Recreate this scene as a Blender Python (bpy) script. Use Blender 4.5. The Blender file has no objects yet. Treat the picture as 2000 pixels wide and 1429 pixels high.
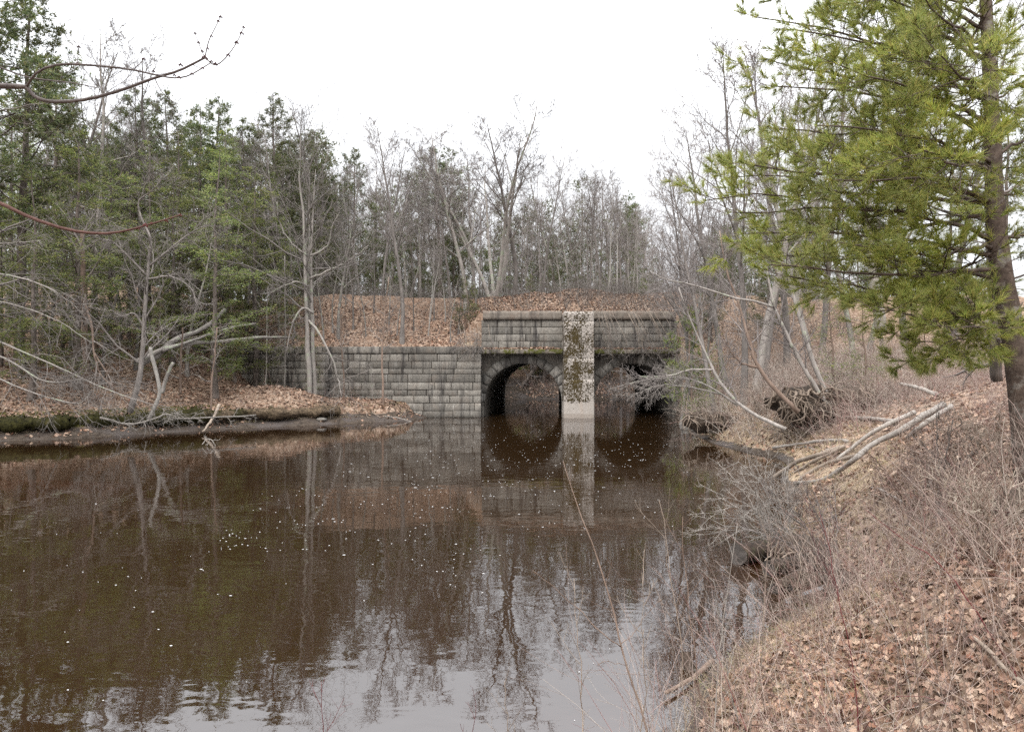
import bpy, math, random
import numpy as np
R_ = math.radians
sc = bpy.context.scene
COL = sc.collection
# ------------------------------------------------------------------ camera
F, HY, CAMZ = 1333.0, 718.0, 3.0
cam_d = bpy.data.cameras.new('camera'); cam = bpy.data.objects.new('camera', cam_d); COL.objects.link(cam)
cam.location = (0, 0, CAMZ); cam.rotation_euler = (R_(90), 0, 0)
cam_d.sensor_width = 36; cam_d.lens = 36*F/2000; cam_d.shift_y = 3.5/2000
cam_d.clip_start = 0.05; cam_d.clip_end = 2000
sc.camera = cam
# ------------------------------------------------------------------ world, sun, exposure
w = bpy.data.worlds.new('World'); sc.world = w; w.use_nodes = True
nt = w.node_tree; nt.nodes.clear()
def wn(t, **k):
    n = nt.nodes.new(t)
    for a, b in k.items(): setattr(n, a, b)
    return n
out = wn('ShaderNodeOutputWorld'); bg = wn('ShaderNodeBackground')
sky = wn('ShaderNodeTexSky', sky_type='NISHITA', sun_disc=False, sun_elevation=R_(48), sun_rotation=R_(200))
hs = wn('ShaderNodeHueSaturation'); hs.inputs['Saturation'].default_value = 0.12
tc = wn('ShaderNodeTexCoord'); sp = wn('ShaderNodeSeparateXYZ')
ramp = wn('ShaderNodeFloatCurve'); cm = ramp.mapping; cv = cm.curves[0]   # overcast: brightening towards the zenith
cv.points[0].location = (0, .155); cv.points[1].location = (1, 1.0); cv.points.new(.22, .175); cv.points.new(.5, .36); cm.update()
gain = wn('ShaderNodeMath', operation='MULTIPLY'); gain.inputs[1].default_value = 25.5
cl = wn('ShaderNodeMix', data_type='RGBA', blend_type='MULTIPLY'); cl.inputs[0].default_value = 1
cl.inputs[7].default_value = (0.965, 0.985, 1.02, 1)
mx = wn('ShaderNodeMix', data_type='RGBA'); mx.inputs[0].default_value = 0.9
L = nt.links.new
L(tc.outputs['Generated'], sp.inputs[0]); L(sp.outputs['Z'], ramp.inputs['Value']); L(ramp.outputs[0], gain.inputs[0]); L(gain.outputs[0], cl.inputs[6])
L(sky.outputs[0], hs.inputs['Color']); L(hs.outputs[0], mx.inputs[6]); L(cl.outputs[2], mx.inputs[7])
L(mx.outputs[2], bg.inputs['Color']); bg.inputs['Strength'].default_value = 0.1; L(bg.outputs[0], out.inputs[0])
sd = bpy.data.lights.new('sun', 'SUN'); sd.energy = 1.1; sd.angle = R_(25); sd.color = (1, 0.97, 0.93)
sun = bpy.data.objects.new('sun', sd); COL.objects.link(sun); sun.rotation_euler = (R_(42), 0, R_(-20))
sc.view_settings.view_transform = 'Standard'; sc.view_settings.look = 'None'
sc.view_settings.exposure = 1.6; sc.view_settings.gamma = 1.0
try:
    sc.cycles.max_bounces = 8; sc.cycles.transparent_max_bounces = 12; sc.cycles.diffuse_bounces = 3
    sc.cycles.glossy_bounces = 3; sc.cycles.use_denoising = False; sc.cycles.denoiser = 'OPENIMAGEDENOISE'; sc.cycles.denoising_input_passes = 'RGB_ALBEDO_NORMAL'; sc.cycles.denoising_prefilter = 'ACCURATE'
except Exception: pass

# ------------------------------------------------------------------ helpers
def P(px, py, Y): return np.array([(px-1000)/F*Y, Y, CAMZ+(HY-py)/F*Y])
def nrm(a): return a/np.maximum(np.linalg.norm(a, axis=-1, keepdims=True), 1e-9)
class MB:
    def __init__(s): s.v = []; s.q = []; s.t = []; s.n = []; s.c = 0
    def add(s, v, q=None, t=None, ng=None):
        v = np.asarray(v, float).reshape(-1, 3)
        if q is not None and len(q): s.q.append(np.asarray(q, int).reshape(-1, 4)+s.c)
        if t is not None and len(t): s.t.append(np.asarray(t, int).reshape(-1, 3)+s.c)
        if ng is not None: s.n += [[i+s.c for i in f] for f in ng]
        s.v.append(v); s.c += len(v)
    def mesh(s, name, mat, smooth=False, attrs=None):
        me = bpy.data.meshes.new(name)
        v = np.concatenate(s.v) if s.v else np.zeros((0, 3))
        q = np.concatenate(s.q) if s.q else np.zeros((0, 4), int)
        t = np.concatenate(s.t) if s.t else np.zeros((0, 3), int)
        nl = [i for f in s.n for i in f]
        loops = np.concatenate([q.ravel(), t.ravel(), np.array(nl, int)]).astype(np.int32)
        cnt = np.concatenate([np.full(len(q), 4), np.full(len(t), 3), np.array([len(f) for f in s.n], int)]).astype(np.int32)
        st = np.concatenate([[0], np.cumsum(cnt)[:-1]]).astype(np.int32)
        me.vertices.add(len(v)); me.vertices.foreach_set('co', v.astype(np.float32).ravel())
        me.loops.add(len(loops)); me.loops.foreach_set('vertex_index', loops)
        me.polygons.add(len(cnt)); me.polygons.foreach_set('loop_start', st); me.polygons.foreach_set('loop_total', cnt)
        if smooth: me.polygons.foreach_set('use_smooth', np.ones(len(cnt), bool))
        for an, av in (attrs or {}).items():
            at = me.attributes.new(an, 'FLOAT', 'POINT'); at.data.foreach_set('value', np.asarray(av, np.float32))
        me.update(calc_edges=True); me.validate()
        if mat: me.materials.append(mat)
        return me
    def build(s, name, mat, parent=None, smooth=False, attrs=None):
        o = bpy.data.objects.new(name, s.mesh(name, mat, smooth, attrs)); COL.objects.link(o)
        if parent is not None: o.parent = parent
        return o
def tag(o, label, cat, group=None, kind=None):
    o['label'] = label; o['category'] = cat
    if group: o['group'] = group
    if kind: o['kind'] = kind
    return o
def struct(o): o['kind'] = 'structure'; return o
def empty(name, label, cat, loc=(0, 0, 0), group=None):
    o = bpy.data.objects.new(name, None); COL.objects.link(o); o.location = loc; o.empty_display_size = 0.2
    return tag(o, label, cat, group)
def tubes(PP, RR, s=4):
    PP = np.asarray(PP, float); RR = np.asarray(RR, float)
    if PP.ndim == 2: PP = PP[None]; RR = RR[None]
    B, N, _ = PP.shape
    T = nrm(np.gradient(PP, axis=1))
    m = np.abs(nrm(PP[:, -1]-PP[:, 0])[:, 2]) > 0.8
    ref = np.where(m[:, None], np.array([1., 0.13, 0]), np.array([0, 0.1, 1.]))[:, None, :]
    U = nrm(np.cross(T, ref)); V = np.cross(T, U)
    a = np.arange(s)*2*math.pi/s
    ring = PP[:, :, None]+RR[:, :, None, None]*(np.cos(a)[None, None, :, None]*U[:, :, None]+np.sin(a)[None, None, :, None]*V[:, :, None])
    idx = np.arange(B*N*s).reshape(B, N, s); nx = np.roll(idx, -1, axis=2)
    q = np.stack([idx[:, :-1], nx[:, :-1], nx[:, 1:], idx[:, 1:]], -1).reshape(-1, 4)
    return ring.reshape(-1, 3), q
def add_tubes(mb, PP, RR, s=4, cap=False):
    v, q = tubes(PP, RR, s); PP = np.asarray(PP)
    N = PP.shape[-2]; B = 1 if PP.ndim == 2 else PP.shape[0]
    ng = None
    if cap:
        ng = []
        for b in range(B):
            o = b*N*s; ng.append([o+i for i in range(s)][::-1]); ng.append([o+(N-1)*s+i for i in range(s)])
    mb.add(v, q, ng=ng)
def smooth_line(pts, n):
    p = np.asarray(pts, float); k = len(p)
    if k < 3:
        t = np.linspace(0, 1, n)[:, None]; return p[0]*(1-t)+p[-1]*t
    e = np.vstack([2*p[0]-p[1], p, 2*p[-1]-p[-2]])
    u = np.linspace(0, k-1-1e-6, n); i = u.astype(int); f = (u-i)[:, None]
    a, b, c, d = e[i], e[i+1], e[i+2], e[i+3]
    return 0.5*((2*b)+(-a+c)*f+(2*a-5*b+4*c-d)*f**2+(-a+3*b-3*c+d)*f**3)
def wob(rng, line, amp):
    n = rng.normal(0, amp, line.shape); n[0] *= .2; return line+n
def grow(rng, PP, RR, n, tlo, thi, ang, ln, N=5, wig=.12, up=0., rr=.55, tip=.3, flat=None, rmin=.004, taper=0.0, droop=0.):
    """child branches (B*n,N,3) of parents (B,Np,3); ln = length as share of the parent's length, shrunk by taper towards its tip"""
    B, Np, _ = PP.shape
    plen = np.linalg.norm(np.diff(PP, axis=1), axis=2).sum(1)
    t = tlo+(np.arange(n)[None]+rng.random((B, n)))/n*(thi-tlo)
    u = np.clip(t*(Np-1), 0, Np-1-1e-6); i = u.astype(int); f = (u-i)[..., None]
    bi = np.arange(B)[:, None]
    pos = PP[bi, i]*(1-f)+PP[bi, i+1]*f
    T = nrm(PP[bi, i+1]-PP[bi, i]); r = (RR[bi, i]*(1-f[..., 0])+RR[bi, i+1]*f[..., 0])
    ref = np.where(np.abs(T[..., 2:3]) > .9, np.array([1., 0, 0]), np.array([0, 0, 1.]))
    U = nrm(np.cross(T, ref)); V = np.cross(T, U)
    if flat is None: az = (np.arange(n)*2.4)[None]+rng.random((B, 1))*6.28+rng.normal(0, .4, (B, n))
    else: az = np.where(np.arange(n) % 2 == 0, 0, math.pi)[None]+rng.normal(0, flat, (B, n))
    a = np.radians(rng.uniform(ang[0], ang[1], (B, n)))
    d = np.cos(a)[..., None]*T+np.sin(a)[..., None]*(np.cos(az)[..., None]*U+np.sin(az)[..., None]*V)
    l = plen[:, None]*ln*(1-taper*(t-tlo)/max(thi-tlo, 1e-6))*rng.uniform(.65, 1.25, (B, n))
    pos = pos.reshape(-1, 3); d = nrm(d.reshape(-1, 3)); l = l.reshape(-1); r0 = np.maximum((r*rr).reshape(-1), rmin)
    pts = [pos]
    for k in range(1, N):
        d = nrm(d+rng.normal(0, wig, d.shape)+np.array([0, 0, up-droop*k/N]))
        pts.append(pts[-1]+d*(l/(N-1))[:, None])
    tt = np.linspace(0, 1, N)
    rad = np.maximum(r0[:, None]*(1-tt*(1-tip))[None], rmin*.6)
    return np.stack(pts, 1), rad
def needles(rng, pos, dirs, n, length, width, cone, jit=.3):
    K = len(pos)
    p = np.repeat(pos, n, 0); d = np.repeat(dirs, n, 0)
    d = nrm(nrm(d)+rng.normal(0, cone, p.shape)); s = nrm(np.cross(d, rng.normal(0, 1, p.shape)))
    l = length*rng.uniform(1-jit, 1+jit, (len(p), 1))
    v = np.stack([p-s*width*.5, p+s*width*.5, p+d*l], 1)
    return v.reshape(-1, 3), np.arange(len(p)*3).reshape(-1, 3)
def sprays(rng, pos, dirs, n, length, width, tilt):
    """small flat leaf faces lying near the horizontal"""
    p = np.repeat(pos, n, 0); d = np.repeat(dirs, n, 0)+rng.normal(0, .55, (len(pos)*n, 3)); d[:, 2] *= .45; d = nrm(d)
    up = nrm(np.array([0, 0, 1.])+rng.normal(0, tilt, d.shape)); s = nrm(np.cross(d, up))
    l = length*rng.uniform(.6, 1.3, (len(p), 1)); wd = width*rng.uniform(.7, 1.3, (len(p), 1))
    p = p+rng.normal(0, length*.35, p.shape)
    v = np.stack([p, p+d*l*.5+s*wd*.5, p+d*l, p+d*l*.5-s*wd*.5], 1)
    return v.reshape(-1, 3), np.arange(len(p)*4).reshape(-1, 4)
def lerp_along(PP, t):
    u = t*(PP.shape[1]-1); i = min(int(u), PP.shape[1]-2); f = u-i
    return PP[:, i]*(1-f)+PP[:, i+1]*f, nrm(PP[:, i+1]-PP[:, i])
def _h(ix, iy, s):
    n = (ix.astype(np.int64)*374761393+iy.astype(np.int64)*668265263+s*1442695041) & 0xffffffff
    n = ((n ^ (n >> 13))*1274126177) & 0xffffffff
    return ((n ^ (n >> 16)) & 0xffff)/65535.
def vnoise(x, y, s=0):
    ix = np.floor(x); iy = np.floor(y); fx = x-ix; fy = y-iy; ix = ix.astype(np.int64); iy = iy.astype(np.int64)
    fx = fx*fx*(3-2*fx); fy = fy*fy*(3-2*fy)
    return (_h(ix, iy, s)*(1-fx)+_h(ix+1, iy, s)*fx)*(1-fy)+(_h(ix, iy+1, s)*(1-fx)+_h(ix+1, iy+1, s)*fx)*fy-.5
def fbm(x, y, s=0, o=3): return sum(vnoise(x*2**k, y*2**k, s+k)/2**k for k in range(o))
def sst(a, b, x): t = np.clip((x-a)/(b-a), 0, 1); return t*t*(3-2*t)

# ------------------------------------------------------------------ materials
def newmat(name):
    m = bpy.data.materials.new(name); m.use_nodes = True; t = m.node_tree; t.nodes.clear()
    o = t.nodes.new('ShaderNodeOutputMaterial'); return m, t, o
class G:
    def __init__(s, t): s.t = t
    def n(s, ty, ins=None, **k):
        n = s.t.nodes.new(ty)
        for a, b in k.items(): setattr(n, a, b)
        for a, b in (ins or {}).items(): s.set(n.inputs[a], b)
        return n
    def set(s, sock, b):
        if isinstance(b, bpy.types.NodeSocket): s.t.links.new(b, sock)
        elif isinstance(b, (tuple, list)) and len(b) == 3 and sock.type == 'RGBA': sock.default_value = (*b, 1)
        else: sock.default_value = b
    def noise(s, co, scale, detail=4, rough=.6, dist=0.): return s.n('ShaderNodeTexNoise', {'Vector': co, 'Scale': scale, 'Detail': detail, 'Roughness': rough, 'Distortion': dist}).outputs['Fac']
    def ramp(s, fac, stops, interp='LINEAR'):
        r = s.n('ShaderNodeValToRGB', {'Fac': fac}); e = r.color_ramp.elements; r.color_ramp.interpolation = interp
        while len(e) < len(stops): e.new(.5)
        for i, (p, c) in enumerate(stops): e[i].position = p; e[i].color = (*c, 1) if len(c) == 3 else c
        return r.outputs['Color']
    def mix(s, f, a, b, bt='MIX'):
        n = s.n('ShaderNodeMix', data_type='RGBA', blend_type=bt); s.set(n.inputs[0], f); s.set(n.inputs[6], a); s.set(n.inputs[7], b); return n.outputs[2]
    def rng(s, v, a, b, c=0., d=1.): return s.n('ShaderNodeMapRange', {'Value': v, 'From Min': a, 'From Max': b, 'To Min': c, 'To Max': d}).outputs[0]
    def math(s, op, a, b=0.): n = s.n('ShaderNodeMath', operation=op); s.set(n.inputs[0], a); s.set(n.inputs[1], b); return n.outputs[0]
    def coord(s, k='Object', scale=None):
        c = s.n('ShaderNodeTexCoord').outputs[k]
        if scale: c = s.n('ShaderNodeMapping', {'Vector': c, 'Scale': scale}).outputs[0]
        return c
    def pos(s, scale=None):
        c = s.n('ShaderNodeNewGeometry').outputs['Position']
        if scale: c = s.n('ShaderNodeMapping', {'Vector': c, 'Scale': scale}).outputs[0]
        return c
    def island(s): return s.n('ShaderNodeNewGeometry').outputs['Random Per Island']
    def objrand(s): return s.n('ShaderNodeObjectInfo').outputs['Random']
    def attr(s, n): return s.n('ShaderNodeAttribute', attribute_name=n).outputs['Fac']
    def bump(s, h, st, dist): return s.n('ShaderNodeBump', {'Height': h, 'Strength': st, 'Distance': dist}).outputs[0]
    def bsdf(s, col, rough=.9, normal=None, spec=.2):
        b = s.n('ShaderNodeBsdfPrincipled', {'Base Color': col, 'Roughness': rough}); b.inputs['Specular IOR Level'].default_value = spec
        if normal is not None: s.set(b.inputs['Normal'], normal)
        return b.outputs[0]
def fin(g, o, sh): g.t.links.new(sh, o.inputs['Surface'])
def m_bark(name, c1, c2, scale=6., zs=.25, patch=None):
    m, t, o = newmat(name); g = G(t); co = g.coord('Object', (1, 1, zs))
    n1 = g.noise(co, scale, 5, .65); col = g.mix(g.rng(n1, .3, .7), c1, c2)
    v = g.rng(g.objrand(), 0, 1, .72, 1.2); col = g.mix(1., col, g.n('ShaderNodeCombineColor', {0: v, 1: v, 2: v}).outputs[0], 'MULTIPLY')
    if patch:
        n2 = g.noise(g.coord('Object'), scale*.35, 4, .7); col = g.mix(g.rng(n2, .54, .64), col, patch)
    fin(g, o, g.bsdf(col, .9, g.bump(n1, .6, .02))); return m
def m_leaf(name, stops, trans=.3, shift=.25):
    m, t, o = newmat(name); g = G(t)
    col = g.ramp(g.island(), stops); big = g.noise(g.coord('Object'), .9, 2)
    hsn = g.n('ShaderNodeHueSaturation', {'Color': col, 'Hue': g.rng(g.objrand(), 0, 1, .485, .515), 'Value': g.math('MULTIPLY', g.rng(g.objrand(), 0, 1, 1-shift, 1+shift), g.rng(big, .3, .7, .8, 1.2)), 'Saturation': g.rng(big, .3, .7, .9, 1.08)})
    b = g.bsdf(hsn.outputs[0], .6, None, .25); tr = g.n('ShaderNodeBsdfTranslucent', {'Color': hsn.outputs[0]}).outputs[0]
    ms = g.n('ShaderNodeMixShader', {0: trans, 1: b, 2: tr}); fin(g, o, ms.outputs[0]); return m
GREY = m_bark('grey_bark', (.085, .075, .068), (.18, .16, .145), 7)
GREYP = m_bark('pale_grey_bark', (.12, .107, .095), (.24, .215, .195), 7, .25, (.22, .235, .175))
TWIG = m_bark('twig_bark', (.125, .108, .10), (.205, .18, .168), 3)
TWIGP = m_bark('pale_twig_bark', (.12, .104, .094), (.21, .187, .168), 3)
BIRCH = m_bark('birch_bark', (.20, .185, .165), (.33, .305, .275), 5, 1.8)
PINEB = m_bark('pine_bark', (.05, .042, .036), (.16, .13, .112), 9, .3)
BROWNST = m_bark('brown_stem', (.09, .06, .045), (.19, .14, .11), 6)
TANST = m_bark('tan_stem', (.14, .108, .083), (.25, .205, .165), 6)
REDST = m_bark('red_stem', (.06, .014, .015), (.11, .03, .03), 6)
DRIFT = m_bark('driftwood', (.13, .115, .10), (.25, .225, .20), 9, .2)
ROT = m_bark('rotten_wood', (.010, .007, .005), (.05, .032, .021), 10, .15, (.035, .035, .013))
ROOTM = m_bark('root_bark', (.10, .075, .055), (.24, .19, .15), 6)
SOIL = m_bark('dark_soil', (.018, .013, .009), (.06, .042, .03), 5, 1)
PINEN = m_leaf('pine_needles', [(0, (.06, .085, .036)), (.5, (.105, .13, .052)), (.85, (.16, .168, .066)), (1, (.17, .14, .058))], .4)
HEMN = m_leaf('hemlock_needles', [(0, (.08, .105, .038)), (.5, (.135, .158, .055)), (.85, (.195, .20, .068)), (1, (.19, .16, .064))], .55)
PINEF = m_leaf('fresh_pine_needles', [(0, (.125, .165, .04)), (.45, (.205, .24, .058)), (.8, (.285, .285, .075)), (1, (.34, .28, .09))], .5, 0)
LITTER = m_leaf('dead_leaves', [(0, (.055, .032, .022)), (.3, (.145, .085, .055)), (.65, (.25, .16, .11)), (.9, (.35, .262, .19)), (1, (.19, .085, .048))], .12, 0)
DRYG = m_leaf('dry_grass', [(0, (.17, .125, .07)), (.5, (.27, .21, .13)), (.85, (.33, .27, .17)), (1, (.15, .17, .05))], .2, 0)
CANE = m_leaf('cane_bark', [(0, (.12, .07, .055)), (.3, (.20, .15, .12)), (.8, (.31, .255, .21)), (1, (.15, .05, .045))], .0, 0)
CANEP = m_leaf('pale_cane_bark', [(0, (.17, .13, .105)), (.4, (.25, .205, .17)), (.9, (.34, .295, .25)), (1, (.2, .09, .07))], .0, 0)
MOSS = m_leaf('moss', [(0, (.012, .012, .004)), (.6, (.026, .024, .007)), (1, (.05, .043, .012))], .0, 0)
FOAM, t_, o_ = newmat('foam'); g_ = G(t_); fin(g_, o_, g_.bsdf((.42, .41, .40), .5))

def m_stone(name, base, dark, stainx=1.0, island=True, moss=.0, brown=(.17, .13, .10)):
    m, t, o = newmat(name); g = G(t); p = g.pos()
    fine = g.noise(p, 9, 6, .7); mid = g.noise(p, 1.6, 4); streak = g.noise(g.pos((1.9, 1.9, .16)), 1.3, 5, .7)
    col = g.mix(g.rng(fine, .3, .7), dark, base)
    if island:
        v = g.rng(g.island(), 0, 1, .62, 1.28); col = g.mix(1., col, g.n('ShaderNodeCombineColor', {0: v, 1: v, 2: g.math('MULTIPLY', v, .97)}).outputs[0], 'MULTIPLY')
    col = g.mix(g.rng(mid, .5, .75, 0, .35), col, brown)
    col = g.mix(g.rng(streak, .50, .64, 0, .85*stainx), col, (.028, .025, .024))
    pale = g.noise(g.pos((2.5, 2.5, .3)), 2.2, 4); col = g.mix(g.rng(pale, .6, .75, 0, .45), col, (.36, .34, .31))
    if moss > 0: col = g.mix(g.rng(g.noise(p, 2.4, 6, .75), .66-moss, .70-moss, 0, 1), col, (.055, .055, .015))
    fin(g, o, g.bsdf(col, .92, g.bump(fine, .8, .03), .15)); return m
ASHLAR = m_stone('granite_blocks', (.205, .189, .170), (.085, .077, .069))
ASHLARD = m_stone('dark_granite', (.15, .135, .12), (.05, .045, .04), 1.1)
RING = m_stone('arch_stone', (.18, .168, .155), (.09, .083, .076), 1.)
COPE = m_stone('coping_concrete', (.18, .155, .13), (.10, .084, .07), .6, False, .0, (.16, .095, .07))
LEDGE = m_stone('ledge_concrete', (.20, .175, .145), (.06, .05, .04), .9, False, .16)
def m_pier():
    m, t, o = newmat('mossy_concrete'); g = G(t); p = g.pos()
    fine = g.noise(p, 12, 6, .7); col = g.mix(g.rng(fine, .3, .7), (.22, .195, .172), (.31, .28, .25))
    col = g.mix(g.rng(g.noise(g.pos((2, 2, .25)), 1.5, 4), .5, .75, 0, .6), col, (.26, .21, .17))
    x = g.n('ShaderNodeSeparateXYZ', {0: p}).outputs
    band = g.rng(g.math('ABSOLUTE', g.math('SUBTRACT', x[0], 3.78)), .0, 1.0, .085, -.05)
    edge = g.math('MINIMUM', g.rng(x[2], .75, 1.05, -.3, 0.), g.rng(x[2], 5.5, 6.2, 0., -.10))
    n1 = g.noise(g.pos((1, 1, .8)), 1.5, 2, .5); n2 = g.noise(p, 13, 4, .75)
    s = g.math('ADD', g.math('ADD', g.math('MULTIPLY', n1, .55), g.math('MULTIPLY', n2, 1.3)), g.math('ADD', band, edge))
    mk = g.rng(s, .915, .945); col = g.mix(mk, col, g.mix(g.rng(n2, .4, .7), (.05, .036, .012), (.024, .017, .008)))
    wet = g.rng(x[2], .22, .30, 1, 0); col = g.mix(wet, col, g.mix(.5, (.16, .13, .105), col))
    h = g.math('ADD', g.math('MULTIPLY', fine, .4), g.math('MULTIPLY', mk, g.math('ADD', .6, n2)))
    fin(g, o, g.bsdf(col, .9, g.bump(h, .8, .03), .15)); return m
PIERM = m_pier()
def m_ground():
    m, t, o = newmat('leaf_covered_ground'); g = G(t); p = g.pos()
    def cells(sc):
        v = g.n('ShaderNodeTexVoronoi', {'Vector': g.n('ShaderNodeVectorMath', {0: p, 1: g.n('ShaderNodeVectorMath', {0: g.n('ShaderNodeTexNoise', {'Vector': p, 'Scale': sc*.8}).outputs['Color'], 1: (.12, .12, .12)}, operation='MULTIPLY').outputs[0]}, operation='ADD').outputs[0], 'Scale': sc, 'Randomness': 1.})
        return v
    v = cells(9.); r = g.n('ShaderNodeSeparateColor', {0: v.outputs['Color']}).outputs[0]
    leaf = g.ramp(r, [(0, (.075, .046, .032)), (.3, (.14, .088, .06)), (.65, (.21, .142, .102)), (1, (.29, .22, .168))])
    leaf = g.mix(g.rng(g.noise(p, .55, 4), .45, .7, 0, .75), leaf, (.12, .075, .05))
    leaf = g.mix(g.math('MULTIPLY', g.attr('tan'), g.rng(g.noise(p, 1.7, 4), .35, .65)), leaf, (.24, .185, .125))
    nm = g.noise(p, 2.5, 5)
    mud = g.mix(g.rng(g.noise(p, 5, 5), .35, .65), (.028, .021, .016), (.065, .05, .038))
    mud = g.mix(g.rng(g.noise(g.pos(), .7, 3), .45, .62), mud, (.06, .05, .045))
    mossc = g.mix(g.rng(g.noise(p, 6, 5), .35, .65), (.028, .025, .008), (.075, .068, .016))
    col = g.mix(g.rng(g.math('ADD', g.attr('moss'), g.math('MULTIPLY', nm, .8)), .75, 1.0), leaf, mossc)
    col = g.mix(g.rng(g.math('ADD', g.attr('mud'), g.math('MULTIPLY', nm, .5)), .65, .85), col, mud)  # mud tone; also carries the painted tree shade of the far bank
    silt = g.mix(g.rng(g.noise(p, 1.2, 4), .35, .65), (.20, .10, .035), (.32, .17, .06))
    col = g.mix(g.attr('bed'), col, silt)
    h = g.math('ADD', v.outputs['Distance'], g.math('MULTIPLY', g.noise(p, 14, 4), .6))
    fin(g, o, g.bsdf(col, .9, g.bump(h, .7, .06), .15)); return m
GROUNDM = m_ground()
def m_water():
    m, t, o = newmat('tea_brown_water'); g = G(t); p = g.pos()
    a = g.noise(g.pos((1., 1.8, 1)), 1.5, 2, .5, .4); b = g.noise(g.pos((1, 1.6, 1)), 6., 2, .5); c = g.noise(p, .35, 2)
    calm = g.rng(c, .35, .65, .35, 1.2)
    h = g.math('MULTIPLY', g.math('ADD', g.math('MULTIPLY', a, 1.), g.math('MULTIPLY', b, .10)), calm)
    nb = g.bump(h, 1.0, .0043)
    fr = g.n('ShaderNodeFresnel', {'IOR': 1.98, 'Normal': nb}).outputs[0]
    gl = g.n('ShaderNodeBsdfGlossy', {'Color': (.97, .98, 1.), 'Roughness': .02, 'Normal': nb}).outputs[0]
    tr = g.n('ShaderNodeBsdfTransparent', {'Color': (.95, .9, .85)}).outputs[0]
    df = g.n('ShaderNodeBsdfDiffuse', {'Color': (.031, .0165, .007)}).outputs[0]
    body = g.n('ShaderNodeMixShader', {0: .45, 1: tr, 2: df}).outputs[0]
    fin(g, o, g.n('ShaderNodeMixShader', {0: fr, 1: body, 2: gl}).outputs[0])
    va = g.n('ShaderNodeVolumeAbsorption', {'Color': (.62, .28, .06), 'Density': 2.0})
    t.links.new(va.outputs[0], o.inputs['Volume']); return m
WATERM = m_water()

# ------------------------------------------------------------------ ground shape
WP = np.array([(9.9, 42.2), (9.5, 38), (8.6, 34.2), (8.1, 31), (8.0, 27.5), (8.3, 24.7), (8.9, 23), (8.5, 21), (7.7, 19.5), (6.9, 17.5), (6.6, 15.8), (5.7, 14.2),
 (5.0, 12.6), (4.55, 11.3), (4.6, 10.6), (4.55, 9.9), (4.3, 9.2), (3.65, 8.5), (2.8, 7.7), (2.1, 7.0), (1.7, 6.5), (1.4, 5.7), (1.0, 4.9), (0, 4.2), (-2, 3.5), (-5, 2.9), (-9, 2.6), (-14, 4), (-20, 9),
 (-25, 16), (-25.5, 22), (-23.5, 26), (-20.8, 27.8), (-18.7, 28.7), (-17.3, 30.3), (-15, 32.4), (-12.8, 34.2), (-9, 36.6), (-5.8, 38.6), (-5.0, 41.6), (-2.0, 42.2), (-.9, 61),
 (-4, 62.5), (-2, 64.5), (3, 65.2), (9, 64.2), (15, 63), (40, 70), (40, 62), (16, 58), (11.2, 61), (10.4, 50)])
def sdist(x, y):
    x = np.asarray(x, float); y = np.asarray(y, float); d2 = np.full(x.shape, 1e9); ins = np.zeros(x.shape, bool)
    A = WP; Bp = np.roll(WP, -1, 0)
    for (ax, ay), (bx, by) in zip(A, Bp):
        dx, dy = bx-ax, by-ay; t = np.clip(((x-ax)*dx+(y-ay)*dy)/(dx*dx+dy*dy), 0, 1)
        d2 = np.minimum(d2, (x-ax-t*dx)**2+(y-ay-t*dy)**2)
        c = ((ay > y) != (by > y)); ins ^= c & (x < ax+(y-ay)*dx/(dy if dy else 1e-9))
    return np.where(ins, -1, 1)*np.sqrt(d2)
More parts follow.
